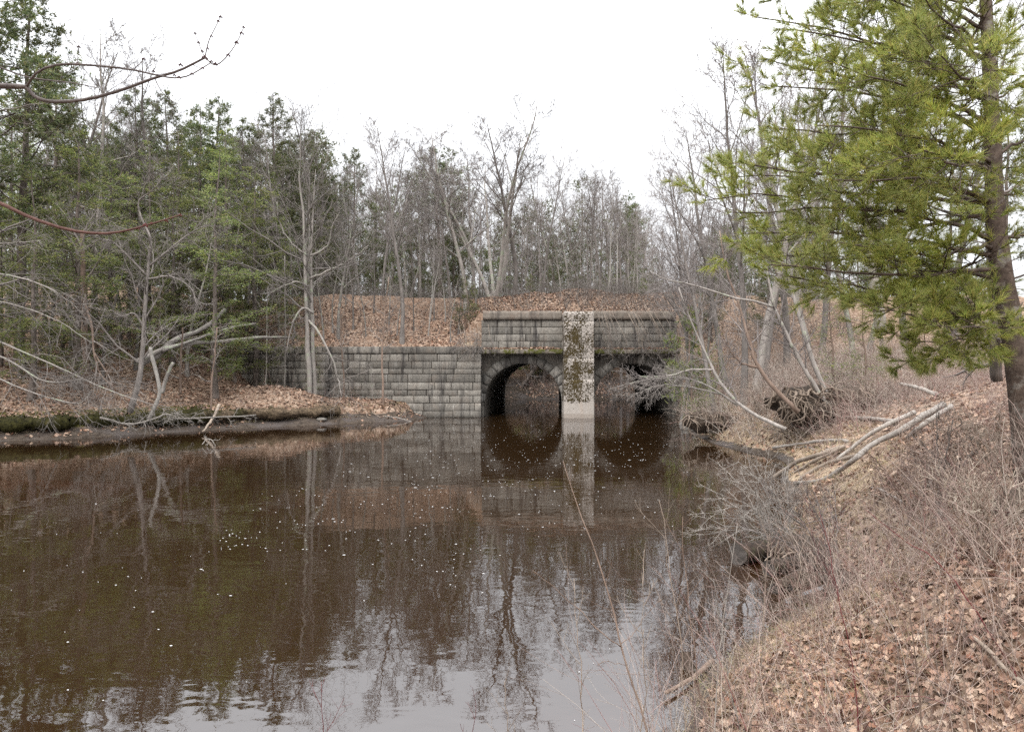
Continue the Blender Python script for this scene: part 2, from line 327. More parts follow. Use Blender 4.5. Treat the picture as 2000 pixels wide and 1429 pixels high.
def ground(x, y):
    x = np.asarray(x, float); y = np.asarray(y, float); d = sdist(x, y)
    n = fbm(x*.8, y*.8, 5); nf = fbm(x*3, y*3, 9, 2)
    dl = np.maximum(d+.5*vnoise(x*.5, y*.5, 3), 0)
    # left bank
    sl = np.where(y > 20, 1-sst(-18, -13.5, x), 1)*.36
    zl = np.interp(dl, [0, .2, .6, .95, 1.2, 2.2], [0, .08, .22, .28, .80, 1.05])+sl*np.maximum(dl-2.0, 0)
    zl += 1.0*np.exp(-(((x+13.6)/2.6)**2+((y-38.2)/1.5)**2))
    zl = np.minimum(zl, 9+.02*dl)
    dr = np.maximum(d+.25*vnoise(x*.9, y*.9, 4), 0)
    zr = np.interp(dr, [0, .25, .5, 1.5, 3, 6, 12, 25, 60], [0, .1, .3, 1.0, 1.85, 2.7, 3.5, 5.5, 7.5])
    zn = np.interp(dr, [0, .4, 2, 4.5, 8, 30], [0, .15, .65, 1.4, 2.2, 3.5])
    wn_ = (1-sst(2.0, 4.2, x))*(1-sst(4.0, 7.5, y))
    zr = zr*(1-wn_)+zn*wn_
    wl = np.where(y < 15, 1-sst(-14, -6, x), 1-sst(-3, 0, x))*np.where(y > 62, 0, 1)
    z = zl*wl+zr*(1-wl)
    # bank seen through the arches, beyond the embankment
    zb = np.interp(np.maximum(d, 0), [0, .6, 2, 5, 14, 40], [0, .25, .7, 2.4, 6.5, 9.]); wb = sst(60, 62, y); z = z*(1-wb)+zb*wb
    # embankment
    ez = np.where(y < 47, 7.9-.8*(47-y), np.where(y > 56.5, 7.9-.85*(y-56.5), 7.9))
    ez = ez+sst(42.4, 44.5, y)*(.9*vnoise(x*.22, y*.3, 51)+.45*vnoise(x*.7, y*.7, 52))
    sk = .059*np.clip(y-42.2, 0, 18.8); em = ((x-sk < -2.1) | (x-sk > 10.2)) & ~((x > -16.6) & (x < -2.1) & (y < 42.0))
    z = np.where(em, np.maximum(z, ez), z)
    z = z+np.clip(d*.35, 0, 1)*(.22*n+.07*nf)
    dep = np.interp(-d, [0, .3, 1.0, 3, 9], [0, .22, .6, 1.0, 1.4])
    dep = np.minimum(dep, np.where(((x+14.5)/5)**2+((y-19)/2.6)**2 < 4, .22+.35*(((x+14.5)/5)**2+((y-19)/2.6)**2), 9))
    dep = np.minimum(dep, .13+.5*(((x-2.85)/.8)**2+((y-8.2)/.5)**2))
    return np.where(d > 0, np.maximum(z, .015), -dep-.02+.03*n)
def gz(x, y): return float(ground(np.array([x]), np.array([y]))[0])
_Y = np.concatenate([np.arange(1.5, 20, .05), np.arange(20, 90, .15)])
def hit(px, py):
    """point of the ground seen at a photograph pixel"""
    X = (px-1000)/F*_Y; Z = CAMZ+(HY-py)/F*_Y
    k = np.nonzero(np.maximum(ground(X, _Y), 0) >= Z)[0]; k = k[0] if len(k) else len(_Y)-1
    return np.array([X[k], _Y[k], gz(X[k], _Y[k])])
def axis(*segs):
    a = []
    for lo, hi, st in segs: a += list(np.arange(lo, hi-1e-6, st))
    return np.array(a+[segs[-1][1]])
xs = axis((-400, -80, 40), (-80, -27, 3), (-27, -16.6, .3), (-16.6, -2.2, .3), (-2.2, -1.95, .25), (-1.95, 2, .3), (2, 10.0, .16), (10.0, 10.3, .3), (10.3, 16, .3), (16, 36, .8), (36, 80, 4), (80, 400, 40))
ys = axis((-60, -4, 4), (-4, 1, .5), (1, 12, .13), (12, 24, .22), (24, 41.7, .28), (41.7, 42.3, .3), (42.3, 62, .45), (62, 75, .5), (75, 120, 3), (120, 500, 40))
def grid_mesh(xs, ys, zf):
    X, Y = np.meshgrid(xs, ys); Z = zf(X, Y); v = np.stack([X, Y, Z], -1).reshape(-1, 3)
    i = np.arange(X.size).reshape(X.shape); q = np.stack([i[:-1, :-1], i[:-1, 1:], i[1:, 1:], i[1:, :-1]], -1).reshape(-1, 4); return v, q
v, q = grid_mesh(xs, ys, ground); mb = MB(); mb.add(v, q)
D = sdist(v[:, 0], v[:, 1]); X_, Y_, Z_ = v.T
left = (X_ < -4) & (Y_ > 20)
mud = np.where(Y_ > 60, 1-.75*sst(.4, 3.2, Z_), np.where(left, 1-sst(.30, .5, Z_), 1-sst(.06, .22, Z_)))  # far bank: waterline mud, plus tree shade painted up the slope as dark colour
mossm = np.where(left & (D < 4), sst(.35, .5, Z_)*(1-sst(.95, 1.25, Z_))*np.where(X_ < -14.5, .85, .3), 0.)
tan = np.where(X_ > -3, (1-sst(1.0, 2.2, D))*.95+.12, .05)
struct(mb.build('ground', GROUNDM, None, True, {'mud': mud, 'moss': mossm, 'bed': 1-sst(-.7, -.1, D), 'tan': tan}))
def m_lip():
    m, t, o = newmat('bank_turf'); g = G(t); p = g.pos(); x = g.n('ShaderNodeSeparateXYZ', {0: p}).outputs[0]
    mo = g.mix(g.rng(g.noise(p, 7, 5), .35, .65), (.010, .0095, .004), (.034, .031, .009)); st = g.mix(g.rng(g.noise(p, 7, 5), .35, .65), (.03, .022, .015), (.11, .08, .052))
    k = g.math('ADD', g.rng(x, -15.5, -13, .75, .2), g.math('MULTIPLY', g.math('SUBTRACT', g.noise(p, .6, 3), .5), 1.2))
    fin(g, o, g.bsdf(g.mix(g.rng(k, .35, .55), st, mo), .95, g.bump(g.noise(p, 10, 5), 1., .06), .1)); return m
def bank_lip():
    i0 = [i for i, p in enumerate(WP) if tuple(p) == (-25, 16)][0]; pl = WP[i0:i0+9]; l = smooth_line(np.c_[pl, np.zeros(len(pl))], 200); T = nrm(np.gradient(l, axis=0)); Nn = np.stack([-T[:, 1], T[:, 0], T[:, 2]*0], 1)
    c = l+Nn*.92; 
    c = c+Nn*(.8*vnoise(c[:, 0]*.8, c[:, 1]*.8, 61)+.4*vnoise(c[:, 0]*2.5, c[:, 1]*2.5, 62))[:, None]; c[:, 2] = .62+.14*vnoise(c[:, 0]*.6, c[:, 1]*.6, 63); s = 12; th = np.arange(s)*2*math.pi/s
    r = .33*(1+.75*vnoise(c[:, 0]*1.7, c[:, 1]*1.7, 64)); v = c[:, None]+r[:, None, None]*(np.cos(th)[None, :, None]*Nn[:, None]*1.35+np.sin(th)[None, :, None]*np.array([0, 0, .85]))
    v += np.random.default_rng(65).normal(0, .045, v.shape); i = np.arange(200*s).reshape(200, s); nx = np.roll(i, -1, 1); mb = MB(); mb.add(v, np.stack([i[:-1], nx[:-1], nx[1:], i[1:]], -1).reshape(-1, 4)); struct(mb.build('bank_edge', m_lip(), None, True))
bank_lip()
# fill carried over the bridge
def fillz(X, Y):
    z = np.interp(Y, [42.9, 43.4, 46.8, 56.5, 61.5, 64], [6.35, 6.55, 7.9, 7.9, 5.2, 2.])+sst(43.2, 45, Y)*(.9*vnoise(X*.22, Y*.3, 51)+.45*vnoise(X*.7, Y*.7, 52))+.1*fbm(X*.8, Y*.8, 5)
    b = np.minimum(sst(-3.3, -1.95, X), 1-sst(10.5, 12.8, X)); return np.where(Y < 42.89, 4., 0)*0+z*b+(ground(np.where(X < 4, np.minimum(X, -2.45), np.maximum(X, 10.6)), Y)-.03)*(1-b)
v, q = grid_mesh(np.arange(-4.2, 12.9, .35), np.concatenate([[42.9], np.arange(42.92, 61.4, .4)]), fillz); v[v[:, 1] < 42.91, 2] = 3.9; mb = MB(); mb.add(v, q)
z0 = np.zeros(len(v)); struct(mb.build('embankment', GROUNDM, None, True, {'mud': z0, 'moss': z0, 'bed': z0, 'tan': z0+.15}))
def topz(x, y):
    z = gz(x, y)
    if -4.2 < x < 12.8 and 42.9 < y < 61.3: z = max(z, float(fillz(np.array([x]), np.array([y]))[0]))
    return z
mb = MB(); v, q = grid_mesh(np.linspace(-60, 60, 5), np.linspace(-2, 90, 5), lambda a, b: a*0); mb.add(v, q)
struct(mb.build('water', WATERM))

# ------------------------------------------------------------------ bridge and wall
rng = np.random.default_rng(11)
def blocks(mb, org, du, dn, courses, ulen, lens, rough=.03, gap=.013, depth=.10, nu=8, nv=5):
    """courses = z limits; blocks of random length along du, face normal dn, each its own island"""
    org = np.array(org, float); du = np.array(du, float); dn = np.array(dn, float)
    for k in range(len(courses)-1):
        za, zb = courses[k], courses[k+1]; u = -rng.uniform(0, lens[0]) if k % 2 else 0.
        while u < ulen-1e-3:
            l = rng.uniform(*lens); ua, ub = max(u, 0), min(u+l, ulen)
            if ulen-ub < .3: ub = ulen
            u = ub if ub == ulen else u+l
            if ub-ua < .12: continue
            off = rng.normal(0, rough*.5)
            gv = gap*rng.uniform(.6, 1.5); a = np.r_[ua+gv, np.linspace(ua+gv+.03, ub-gv-.03, nu-2), ub-gv]; b = np.r_[za+gap*.7, np.linspace(za+gap*.7+.03, zb-gap*.7-.03, nv-2), zb-gap*.7]; A, Bm = np.meshgrid(a, b)
            ed = np.minimum(np.minimum(A-a[0], a[-1]-A), np.minimum(Bm-b[0], b[-1]-Bm))
            h = off+rough*np.clip(ed/.03, 0, 1)*.7+rng.normal(0, rough*.4, A.shape)*np.clip(ed/.05, .25, 1)
            f = org+A[..., None]*du+h[..., None]*dn; f[..., 2] += Bm
            i = np.arange(nu*nv).reshape(nv, nu); qs = np.stack([i[:-1, :-1], i[:-1, 1:], i[1:, 1:], i[1:, :-1]], -1).reshape(-1, 4)
            per = np.concatenate([i[0], i[1:, -1], i[-1, -2::-1], i[-2:0:-1, 0]]); fv = f.reshape(-1, 3)
            bk = fv[per]-dn*(depth+h.reshape(-1)[per][:, None]); j = np.arange(len(per))+nu*nv
            sq = np.stack([per, j, np.roll(j, -1), np.roll(per, -1)], -1); mb.add(np.vstack([fv, bk]), np.vstack([qs, sq]))
def box(mb, x0, x1, y0, y1, z0, z1):
    v = [(x, y, z) for z in (z0, z1) for y in (y0, y1) for x in (x0, x1)]
    mb.add(v, [(0, 2, 3, 1), (4, 5, 7, 6), (0, 1, 5, 4), (2, 6, 7, 3), (0, 4, 6, 2), (1, 3, 7, 5)])
def lumpbox(mb, x0, x1, y0, y1, z0, z1, nx, nz, amp):
    """a box whose front and top are broken by wear"""
    X, Z = np.meshgrid(np.linspace(x0, x1, nx), np.linspace(z0, z1, nz)); Yv = y0+rng.normal(0, amp, X.shape)
    Zt = Z.copy(); Zt[-1] += rng.normal(0, amp, nx)
    f = np.stack([X, Yv, Zt], -1).reshape(-1, 3); i = np.arange(nx*nz).reshape(nz, nx)
    qs = np.stack([i[:-1, :-1], i[:-1, 1:], i[1:, 1:], i[1:, :-1]], -1).reshape(-1, 4)
    per = np.concatenate([i[0], i[1:, -1], i[-1, -2::-1], i[-2:0:-1, 0]]); bk = f[per].copy(); bk[:, 1] = y1; j = np.arange(len(per))+nx*nz
    mb.add(np.vstack([f, bk]), np.vstack([qs, np.stack([per, j, np.roll(j, -1), np.roll(per, -1)], -1)]))
wall = empty('retaining_wall', 'long grey granite block wall holding the leafy slope left of the arches', 'wall', (-9, 41.2, 0))
def child(mb, name, mat, par, smooth=False):
    o = mb.build(name, mat, None, smooth); o.parent = par; o.matrix_parent_inverse = par.matrix_world.inverted()
    o.matrix_parent_inverse.translation = [-c for c in par.location]; return o
mb = MB(); cz = np.concatenate([[-.45], np.linspace(0.02, 3.84, 10)]); cz[2:-1] += rng.uniform(-.055, .055, 8)
blocks(mb, (-16.6, 41.25, 0), (1, 0, 0), (0, -1, 0), list(cz), 14.75, (.7, 1.9)); mo = MB(); box(mo, -16.5, -1.93, 41.30, 42.25, -.5, 3.85)
blocks(mb, (-1.92, 41.26, 0), (0, 1, 0), (1, 0, 0), list(cz), 1.0, (.4, .9))
child(mb, 'wall_face', ASHLAR, wall); child(mo, 'mortar_bed', SOIL, wall)
mb = MB(); blocks(mb, (-16.6, 41.18, 0), (1, 0, 0), (0, -1, 0), [3.86, 4.28], 14.8, (1.2, 2.4), .02); box(mb, -16.55, -1.84, 41.24, 42.25, 3.87, 4.27); child(mb, 'coping_course', ASHLAR, wall)
bridge = empty('stone_bridge', 'old twin arched granite culvert bridge with a mossy concrete pier on its face', 'bridge', (4, 42.2, 0))
C1, C2, RA, ZS, YF, YB = .70, 7.47, 2.40, .90, 42.2, 61.0
def arch_z(x):
    z = np.full(np.shape(x), -.6)
    for c in (C1, C2): m = np.abs(x-c) < RA+.02; z = np.where(m, ZS+np.sqrt(np.maximum((RA+.02)**2-(x-c)**2, 0)), z)
    return z
xx = np.unique(np.concatenate([np.linspace(-1.86, 10.0, 150)]+[c+s*(RA+.02)*np.sin(np.linspace(0, math.pi/2, 40)) for c in (C1, C2) for s in (-1, 1)]))
for yy, nm in ((YF, 'spandrel_wall'), (YB, 'rear_spandrel_wall')):
    mb = MB(); zl_ = arch_z(xx); nz = 14; tt = np.linspace(0, 1, nz)[:, None]
    Zg = zl_[None]*(1-tt)+3.84*tt; Xg = np.repeat(xx[None], nz, 0); Xs = Xg+.059*(yy-YF); Yg = yy+fbm(Xg*2.2, Zg*2.2, 21)*.10
    i = np.arange(Xg.size).reshape(Xg.shape); mb.add(np.stack([Xs, Yg, Zg], -1), np.stack([i[:-1, :-1], i[:-1, 1:], i[1:, 1:], i[1:, :-1]], -1).reshape(-1, 4))
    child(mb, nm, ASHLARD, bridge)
for c in (C1, C2):
    mb = MB(); n = 15
    for k in range(n):
        a0, a1 = math.pi*k/n+.006, math.pi*(k+1)/n-.006; ri, ro = RA-.02+rng.normal(0, .012), RA+.52+rng.uniform(-.07, .10); aa = np.linspace(a0, a1, 4)
        yf = YF-.07+rng.normal(0, .015)
        vv = [(c+r*math.cos(a), y, ZS+r*math.sin(a)+(0 if r == ri else 0)) for y in (yf, YF+.35) for r in (ri, ro) for a in aa]
        vv = [(x, y, min(z, 3.82)) for x, y, z in vv]
        qs = []
        for s in range(3): qs += [(s, s+1, 5+s, 4+s), (8+s, 12+s, 13+s, 9+s), (s, 8+s, 9+s, s+1), (4+s, 5+s, 13+s, 12+s)]
        qs += [(0, 4, 12, 8), (3, 11, 15, 7)]; mb.add(vv, qs)
    child(mb, 'arch_ring', RING, bridge)
    mb = MB(); aa = np.concatenate([[None], np.linspace(0, math.pi, 25), [None]]); prof = []
    prof = [(c+RA, -.6), (c+RA, .4)]+[(c+RA*math.cos(a), ZS+RA*math.sin(a)) for a in np.linspace(0, math.pi, 25)]+[(c-RA, .4), (c-RA, -.6)]
    yv = np.linspace(YF+.02, YB-.02, 40); pv = np.array(prof); A = np.zeros((len(yv), len(prof), 3)); A[..., 0] = pv[None, :, 0]; A[..., 2] = pv[None, :, 1]; A[..., 1] = yv[:, None]
    A[..., 0] += rng.normal(0, .015, A.shape[:2])+.059*(yv[:, None]-YF); i = np.arange(A.shape[0]*A.shape[1]).reshape(A.shape[:2])
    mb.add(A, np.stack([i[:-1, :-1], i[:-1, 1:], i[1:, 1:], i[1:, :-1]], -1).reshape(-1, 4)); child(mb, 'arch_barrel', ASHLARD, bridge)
mb = MB(); lumpbox(mb, -1.84, 3.08, 41.42, 42.6, 3.85, 4.12, 60, 4, .018); lumpbox(mb, 4.95, 10.2, 41.42, 42.6, 3.85, 4.12, 60, 4, .018); child(mb, 'ledge', LEDGE, bridge)
mb = MB(); pc = [4.13, 4.62, 5.06, 5.50, 5.94]
blocks(mb, (-1.9, 42.18, 0), (1, 0, 0), (0, -1, 0), pc, 12.1, (.8, 2.1), .02); mo = MB(); box(mo, -1.85, 10.15, 42.24, 42.88, 4.13, 5.93); child(mb, 'parapet_wall', ASHLAR, bridge); child(mo, 'mortar_bed', SOIL, bridge)
mb = MB(); lumpbox(mb, -1.8, 3.08, 42.05, 42.95, 5.96, 6.50, 40, 4, .012); lumpbox(mb, 4.94, 10.1, 42.05, 42.95, 5.96, 6.50, 40, 4, .012); child(mb, 'coping', COPE, bridge)
mb = MB()
zl_ = [-.6, 2.33, 3.59, 5.78, 6.36]
for k in range(4):
    z0, z1 = zl_[k]+(.012 if k else 0), zl_[k+1]-.012; nx, nz = 14, max(4, int((z1-z0)/.2)); s0 = .02*(6.4-np.linspace(z0, z1, nz))/6.4
    per = []
    for j, z in enumerate(np.linspace(z0, z1, nz)):
        e = .012 if j in (0, nz-1) else 0; x0, x1, y0 = 3.11-s0[j]+e, 4.89+s0[j]-e, 40.65+e; b = .05
        ring = [(x0, 42.4), (x0, y0+b), (x0+b*.3, y0+b*.3), (x0+b, y0)]+[(x, y0) for x in np.linspace(x0+.25, x1-.25, 8)]+[(x1-b, y0), (x1-b*.3, y0+b*.3), (x1, y0+b), (x1, 42.4)]
        per.append([(x+rng.normal(0, .004), y+rng.normal(0, .006), z+(rng.normal(0, .02) if (k == 3 and j == nz-1) else 0)) for x, y in ring])
    per = np.array(per); n = per.shape[1]; i = np.arange(per.shape[0]*n).reshape(-1, n)
    mb.add(per, np.stack([i[:-1, :-1], i[:-1, 1:], i[1:, 1:], i[1:, :-1]], -1).reshape(-1, 4), ng=[list(i[-1])])
box(mb, 3.14, 4.86, 40.69, 42.35, -.5, 6.30)
child(mb, 'concrete_pier', PIERM, bridge)
mb = MB(); blocks(mb, (9.95, 42.0, 0), (.22, -.975, 0), (-.975, -.22, 0), [-.4, .05, .5, .95, 1.4, 1.85, 2.3], 5.2, (.7, 1.5)); blocks(mb, (9.95, 42.0, 0), (.22, -.975, 0), (-.975, -.22, 0), [2.3, 2.75, 3.2], 2.6, (.7, 1.5)); child(mb, 'abutment_wing', ASHLAR, bridge)

# ------------------------------------------------------------------ tree prototypes (built once, copied)
def bare_proto(seed, H=12., r0=.115, stems=1, lean=.0, t0=.3, n1=15, ang=(28, 48), l1=.36, n2=7, n3=6, n4=4, wig=.09, up=.05, tw=.0075, l2=.45):
    g = np.random.default_rng(seed); tr = MB(); cr = MB(); N = 14; PPs = []; RRs = []
    for s in range(stems):
        az = s*6.28/max(stems, 1)+g.random(); d = nrm(np.array([math.cos(az)*lean, math.sin(az)*lean, 1.])); p = np.array([math.cos(az)*.12*(stems > 1), math.sin(az)*.12*(stems > 1), -.25]); pts = [p]; h = H*g.uniform(.82, 1.) if s else H
        for k in range(N-1): d = nrm(d+g.normal(0, .045, 3)*[1, 1, .2]+[0, 0, .035]); p = p+d*(h+.25)/(N-1); pts.append(p)
        PPs.append(pts); rr = r0*(1 if stems == 1 else .72)*g.uniform(.8, 1.1); tt = np.linspace(0, 1, N); r = rr*(1-tt)**.8+.012; r[0] *= 1.5; r[1] *= 1.08; RRs.append(r)
    P0 = np.array(PPs); R0 = np.array(RRs); add_tubes(tr, P0, R0, 7)
    P1, R1 = grow(g, P0, R0, n1, t0, .97, ang, l1, 7, wig, up, .5, .25, taper=.62, rmin=.012); add_tubes(tr, P1, R1, 4)
    P2, R2 = grow(g, P1, R1, n2, .15, .98, (25, 55), l2, 5, wig*1.3, up, .55, .3, taper=.45, rmin=tw*1.5); add_tubes(cr, P2, R2, 3)
    P3, R3 = grow(g, P2, R2, n3, .12, 1., (22, 55), .45, 4, wig*1.3, up, .6, .4, taper=.3, rmin=tw); add_tubes(cr, P3, R3, 3)
    if n4: P4, R4 = grow(g, P3, R3, n4, .2, 1., (20, 50), .5, 3, wig, up*.7, .7, .5, rmin=tw*.8); add_tubes(cr, P4, R4, 3)
    return dict(H=H, trunk=tr, crown=cr)
def pine_proto(seed, H=14., r0=.17, t0=.42, nl=34, lmax=.23, flat_top=False, dens=8, droop=0.):
    g = np.random.default_rng(seed); tr = MB(); cr = MB(); N = 14; tt = np.linspace(0, 1, N)
    P0 = np.stack([np.cumsum(g.normal(0, .05, N)), np.cumsum(g.normal(0, .05, N)), tt*(H+.25)-.25], 1)[None]; R0 = (r0*(1-tt)**.85+.012)[None]; R0[0, 0] *= 1.4
    add_tubes(tr, P0, R0, 7)
    Ls = []
    P1, R1 = grow(g, P0, R0, nl, t0, .985, (62, 88), lmax, 6, .07, .09, .32, .25, rmin=.012, taper=0)
    t = np.linspace(0, 1, nl); prof = (np.sin(np.clip(t*.55+.45, 0, 1)*math.pi)**.8 if flat_top else np.clip(1.05-t, .06, 1)**.75*np.clip(.45+t*2.2, 0, 1))*g.uniform(.55, 1.2, nl)
    P1 = P1[:, :1]+(P1-P1[:, :1])*prof[:, None, None]; keep = g.random(nl) > .12; P1 = P1[keep]; R1 = R1[keep]; add_tubes(tr, P1, R1, 4)
    P2, R2 = grow(g, P1, R1, 8, .25, 1., (30, 60), .42, 4, .1, .06, .5, .4, flat=.45, rmin=.007, taper=.35); add_tubes(cr, P2, R2, 3)
    P3, R3 = grow(g, P2, R2, 5, .2, 1., (25, 60), .55, 3, .1, .08, .6, .5, rmin=.005); add_tubes(cr, P3, R3, 3)
    fo = MB()
    for PQ, ts in ((P2, (.8, 1.)), (P3, (.4, .7, 1.))):
        for t in ts:
            p, d = lerp_along(PQ, t); ln_ = np.linalg.norm(PQ[:, -1]-PQ[:, 0], axis=1); kk = g.random(len(p)) < np.clip(ln_/.42, .05, 1); p = p[kk]; d = d[kk]; p = p+g.normal(0, .07, p.shape); fo.add(*(lambda a: (a[0], None, a[1]))(needles(g, p, d+[0, 0, .15], dens, .17, .03, .75)))
    # dead lower limbs
    Pd, Rd = grow(g, P0, R0, 12, .12, t0, (70, 95), .085, 4, .1, 0., .16, .3, rmin=.008); add_tubes(tr, Pd, Rd, 3)
    return dict(H=H, trunk=tr, twigs=cr, crown=fo)
def hem_proto(seed, H=11., r0=.14, t0=.12, nl=54, lmax=.30, dens=4, sp=(.125, .044)):
    g = np.random.default_rng(seed); tr = MB(); cr = MB(); N = 12; tt = np.linspace(0, 1, N)
    P0 = np.stack([np.cumsum(g.normal(0, .04, N)), np.cumsum(g.normal(0, .04, N)), tt*(H+.25)-.25], 1)[None]; R0 = (r0*(1-tt)**.9+.01)[None]; R0[0, 0] *= 1.5
    add_tubes(tr, P0, R0, 7)
    P1, R1 = grow(g, P0, R0, nl, t0, .99, (58, 104), lmax, 6, .09, .03, .28, .25, rmin=.01, droop=.14)
    t = np.linspace(0, 1, nl); prof = np.clip(1.04-t, .05, 1)**.8*np.clip(.6+t*2, 0, 1)*g.uniform(.5, 1.25, nl)
    P1 = P1[:, :1]+(P1-P1[:, :1])*prof[:, None, None]; add_tubes(tr, P1, R1, 4)
    P2, R2 = grow(g, P1, R1, 10, .15, 1., (35, 65), .36, 4, .08, 0, .5, .4, flat=.2, rmin=.006, taper=.5, droop=.10); add_tubes(cr, P2, R2, 3)
    P3, R3 = grow(g, P2, R2, 5, .15, 1., (35, 60), .42, 3, .08, 0, .6, .5, flat=.2, rmin=.004, taper=.3, droop=.08)
    fo = MB()
    for PQ, ts in ((P2, (.6, 1.)), (P3, (.4, .75, 1.))):
        for t in ts:
            p, d = lerp_along(PQ, t); ln_ = np.linalg.norm(PQ[:, -1]-PQ[:, 0], axis=1); kk = g.random(len(p)) < np.clip(ln_/.38, .04, 1); p = p[kk]+g.normal(0, .05, (kk.sum(), 3)); d = d[kk]; fo.add(*sprays(g, p, d, dens, sp[0], sp[1], .6))
    return dict(H=H, trunk=tr, twigs=cr, crown=fo)
def seal(p, bark, twig, foliage=None):
    p['mt'] = p['trunk'].mesh('trunk', bark, True)
    if foliage:
        a, b = p['twigs'], p['crown']; nq = sum(len(q) for q in a.q); c0 = a.c
        a.q += [q+c0 for q in b.q]; a.t += [t+c0 for t in b.t]; a.v += b.v; a.c += b.c; me = a.mesh('crown', twig); me.materials.append(foliage)
        mi = np.ones(len(me.polygons), np.int32); mi[:nq] = 0; me.polygons.foreach_set('material_index', mi); p['mc'] = me
    else: p['mc'] = p['crown'].mesh('crown', twig)
    return p
def plant(p, name, cat, label, x, y, ztop, group=None, rot=0., wide=1., lean=(0, 0), z=None):
    if y > 56:
        while float(sdist(np.array([x]), np.array([y]))[0]) < .8 and not (y < 60.5 and -3 < x < 11): x *= (y+.7)/y; y += .7
        if y > 61.5 and -2 < x < 14 and y < 68: x *= 76/y; y = 76+6*prng.random()
    zb = topz(x, y)-.05 if z is None else z; s = max(ztop-zb, .5)/p['H']
    r = empty(name, label, cat, (x, y, zb), group); r.scale = (s*wide, s*wide, s); r.rotation_euler = (lean[0], lean[1], rot)
    for nm, me in (('trunk', p['mt']), ('crown', p['mc'])):
        if me is None: continue
        o = bpy.data.objects.new(nm, me); COL.objects.link(o); o.parent = r
    return r
pending = []
ORD = ['first', 'second', 'third', 'fourth', 'fifth', 'sixth', 'seventh', 'eighth', 'ninth', 'tenth', 'eleventh', 'twelfth', 'thirteenth', 'fourteenth', 'fifteenth', 'sixteenth', 'seventeenth', 'eighteenth', 'nineteenth', 'twentieth', 'twenty-first', 'twenty-second', 'twenty-third', 'twenty-fourth', 'twenty-fifth', 'twenty-sixth', 'twenty-seventh', 'twenty-eighth', 'twenty-ninth', 'thirtieth', 'thirty-first', 'thirty-second', 'thirty-third', 'thirty-fourth', 'thirty-fifth', 'thirty-sixth']
BARE = [seal(bare_proto(101), GREY, TWIG), seal(bare_proto(102, t0=.4, ang=(20, 38), l1=.33), GREY, TWIG), seal(bare_proto(103, n1=18, ang=(35, 60), l1=.3), GREYP, TWIG),
        seal(bare_proto(104, stems=5, lean=.22, t0=.35, n1=9, ang=(18, 36), l1=.32, n2=6), GREYP, TWIG), seal(bare_proto(105, stems=2, lean=.12, n1=12, ang=(22, 42)), GREYP, TWIG),
        seal(bare_proto(106, stems=1, t0=.22, n1=20, ang=(38, 66), l1=.3, wig=.14, up=.02), GREYP, TWIGP)]
BIRCHP = [seal(bare_proto(111, r0=.10, t0=.45, n1=13, ang=(22, 40), l1=.26), BIRCH, TWIG), seal(bare_proto(112, r0=.09, stems=2, lean=.10, t0=.45, n1=11, ang=(20, 40), l1=.24), BIRCH, TWIG)]
POLE = [seal(bare_proto(121, H=8, r0=.085, t0=.3, n1=14, ang=(35, 60), l1=.25, n2=6, n3=4, n4=2, tw=.005), GREYP, TWIGP), seal(bare_proto(122, H=8, r0=.075, t0=.25, n1=16, ang=(30, 70), l1=.28, n2=5, n3=4, n4=2, wig=.13, tw=.005), GREY, TWIGP)]
PINE = [seal(pine_proto(131), PINEB, TWIG, PINEN), seal(pine_proto(132, t0=.35, nl=40, lmax=.22), PINEB, TWIG, PINEN), seal(pine_proto(133, t0=.62, nl=22, lmax=.2, flat_top=True, dens=8), PINEB, TWIG, PINEN), seal(pine_proto(134, t0=.15, nl=46, lmax=.24), PINEB, TWIG, PINEN)]
HEM = [seal(hem_proto(141), PINEB, TWIG, HEMN), seal(hem_proto(142, t0=.2, nl=40, lmax=.3), PINEB, TWIG, HEMN), seal(hem_proto(143, t0=.08, lmax=.32, nl=36), PINEB, TWIG, HEMN)]
YOUNG = [seal(hem_proto(151, H=3., r0=.03, t0=.06, nl=26, lmax=.36, dens=2, sp=(.07, .026)), BROWNST, TWIG, HEMN), seal(pine_proto(152, H=3.2, r0=.03, t0=.08, nl=20, lmax=.42, dens=3), BROWNST, TWIG, HEMN)]
prng = random.Random(5)
def rank(rows): return sorted(rows, key=lambda r: r[0])
def stand(rows, protos, name, cat, fmt, group):
    """rows = (px, depth, py of the top, prototype, width, lean); ordered from the left"""
    for i, (px, Y, py, k, wd, ln) in enumerate(rank(rows)):
        x = (px-1000)/F*Y
        plant(protos[k], name, cat, fmt.format(ORD[i]), x, Y, CAMZ+(HY-py)/F*Y, group, prng.random()*6.28, wd, (prng.gauss(0, .02), ln))
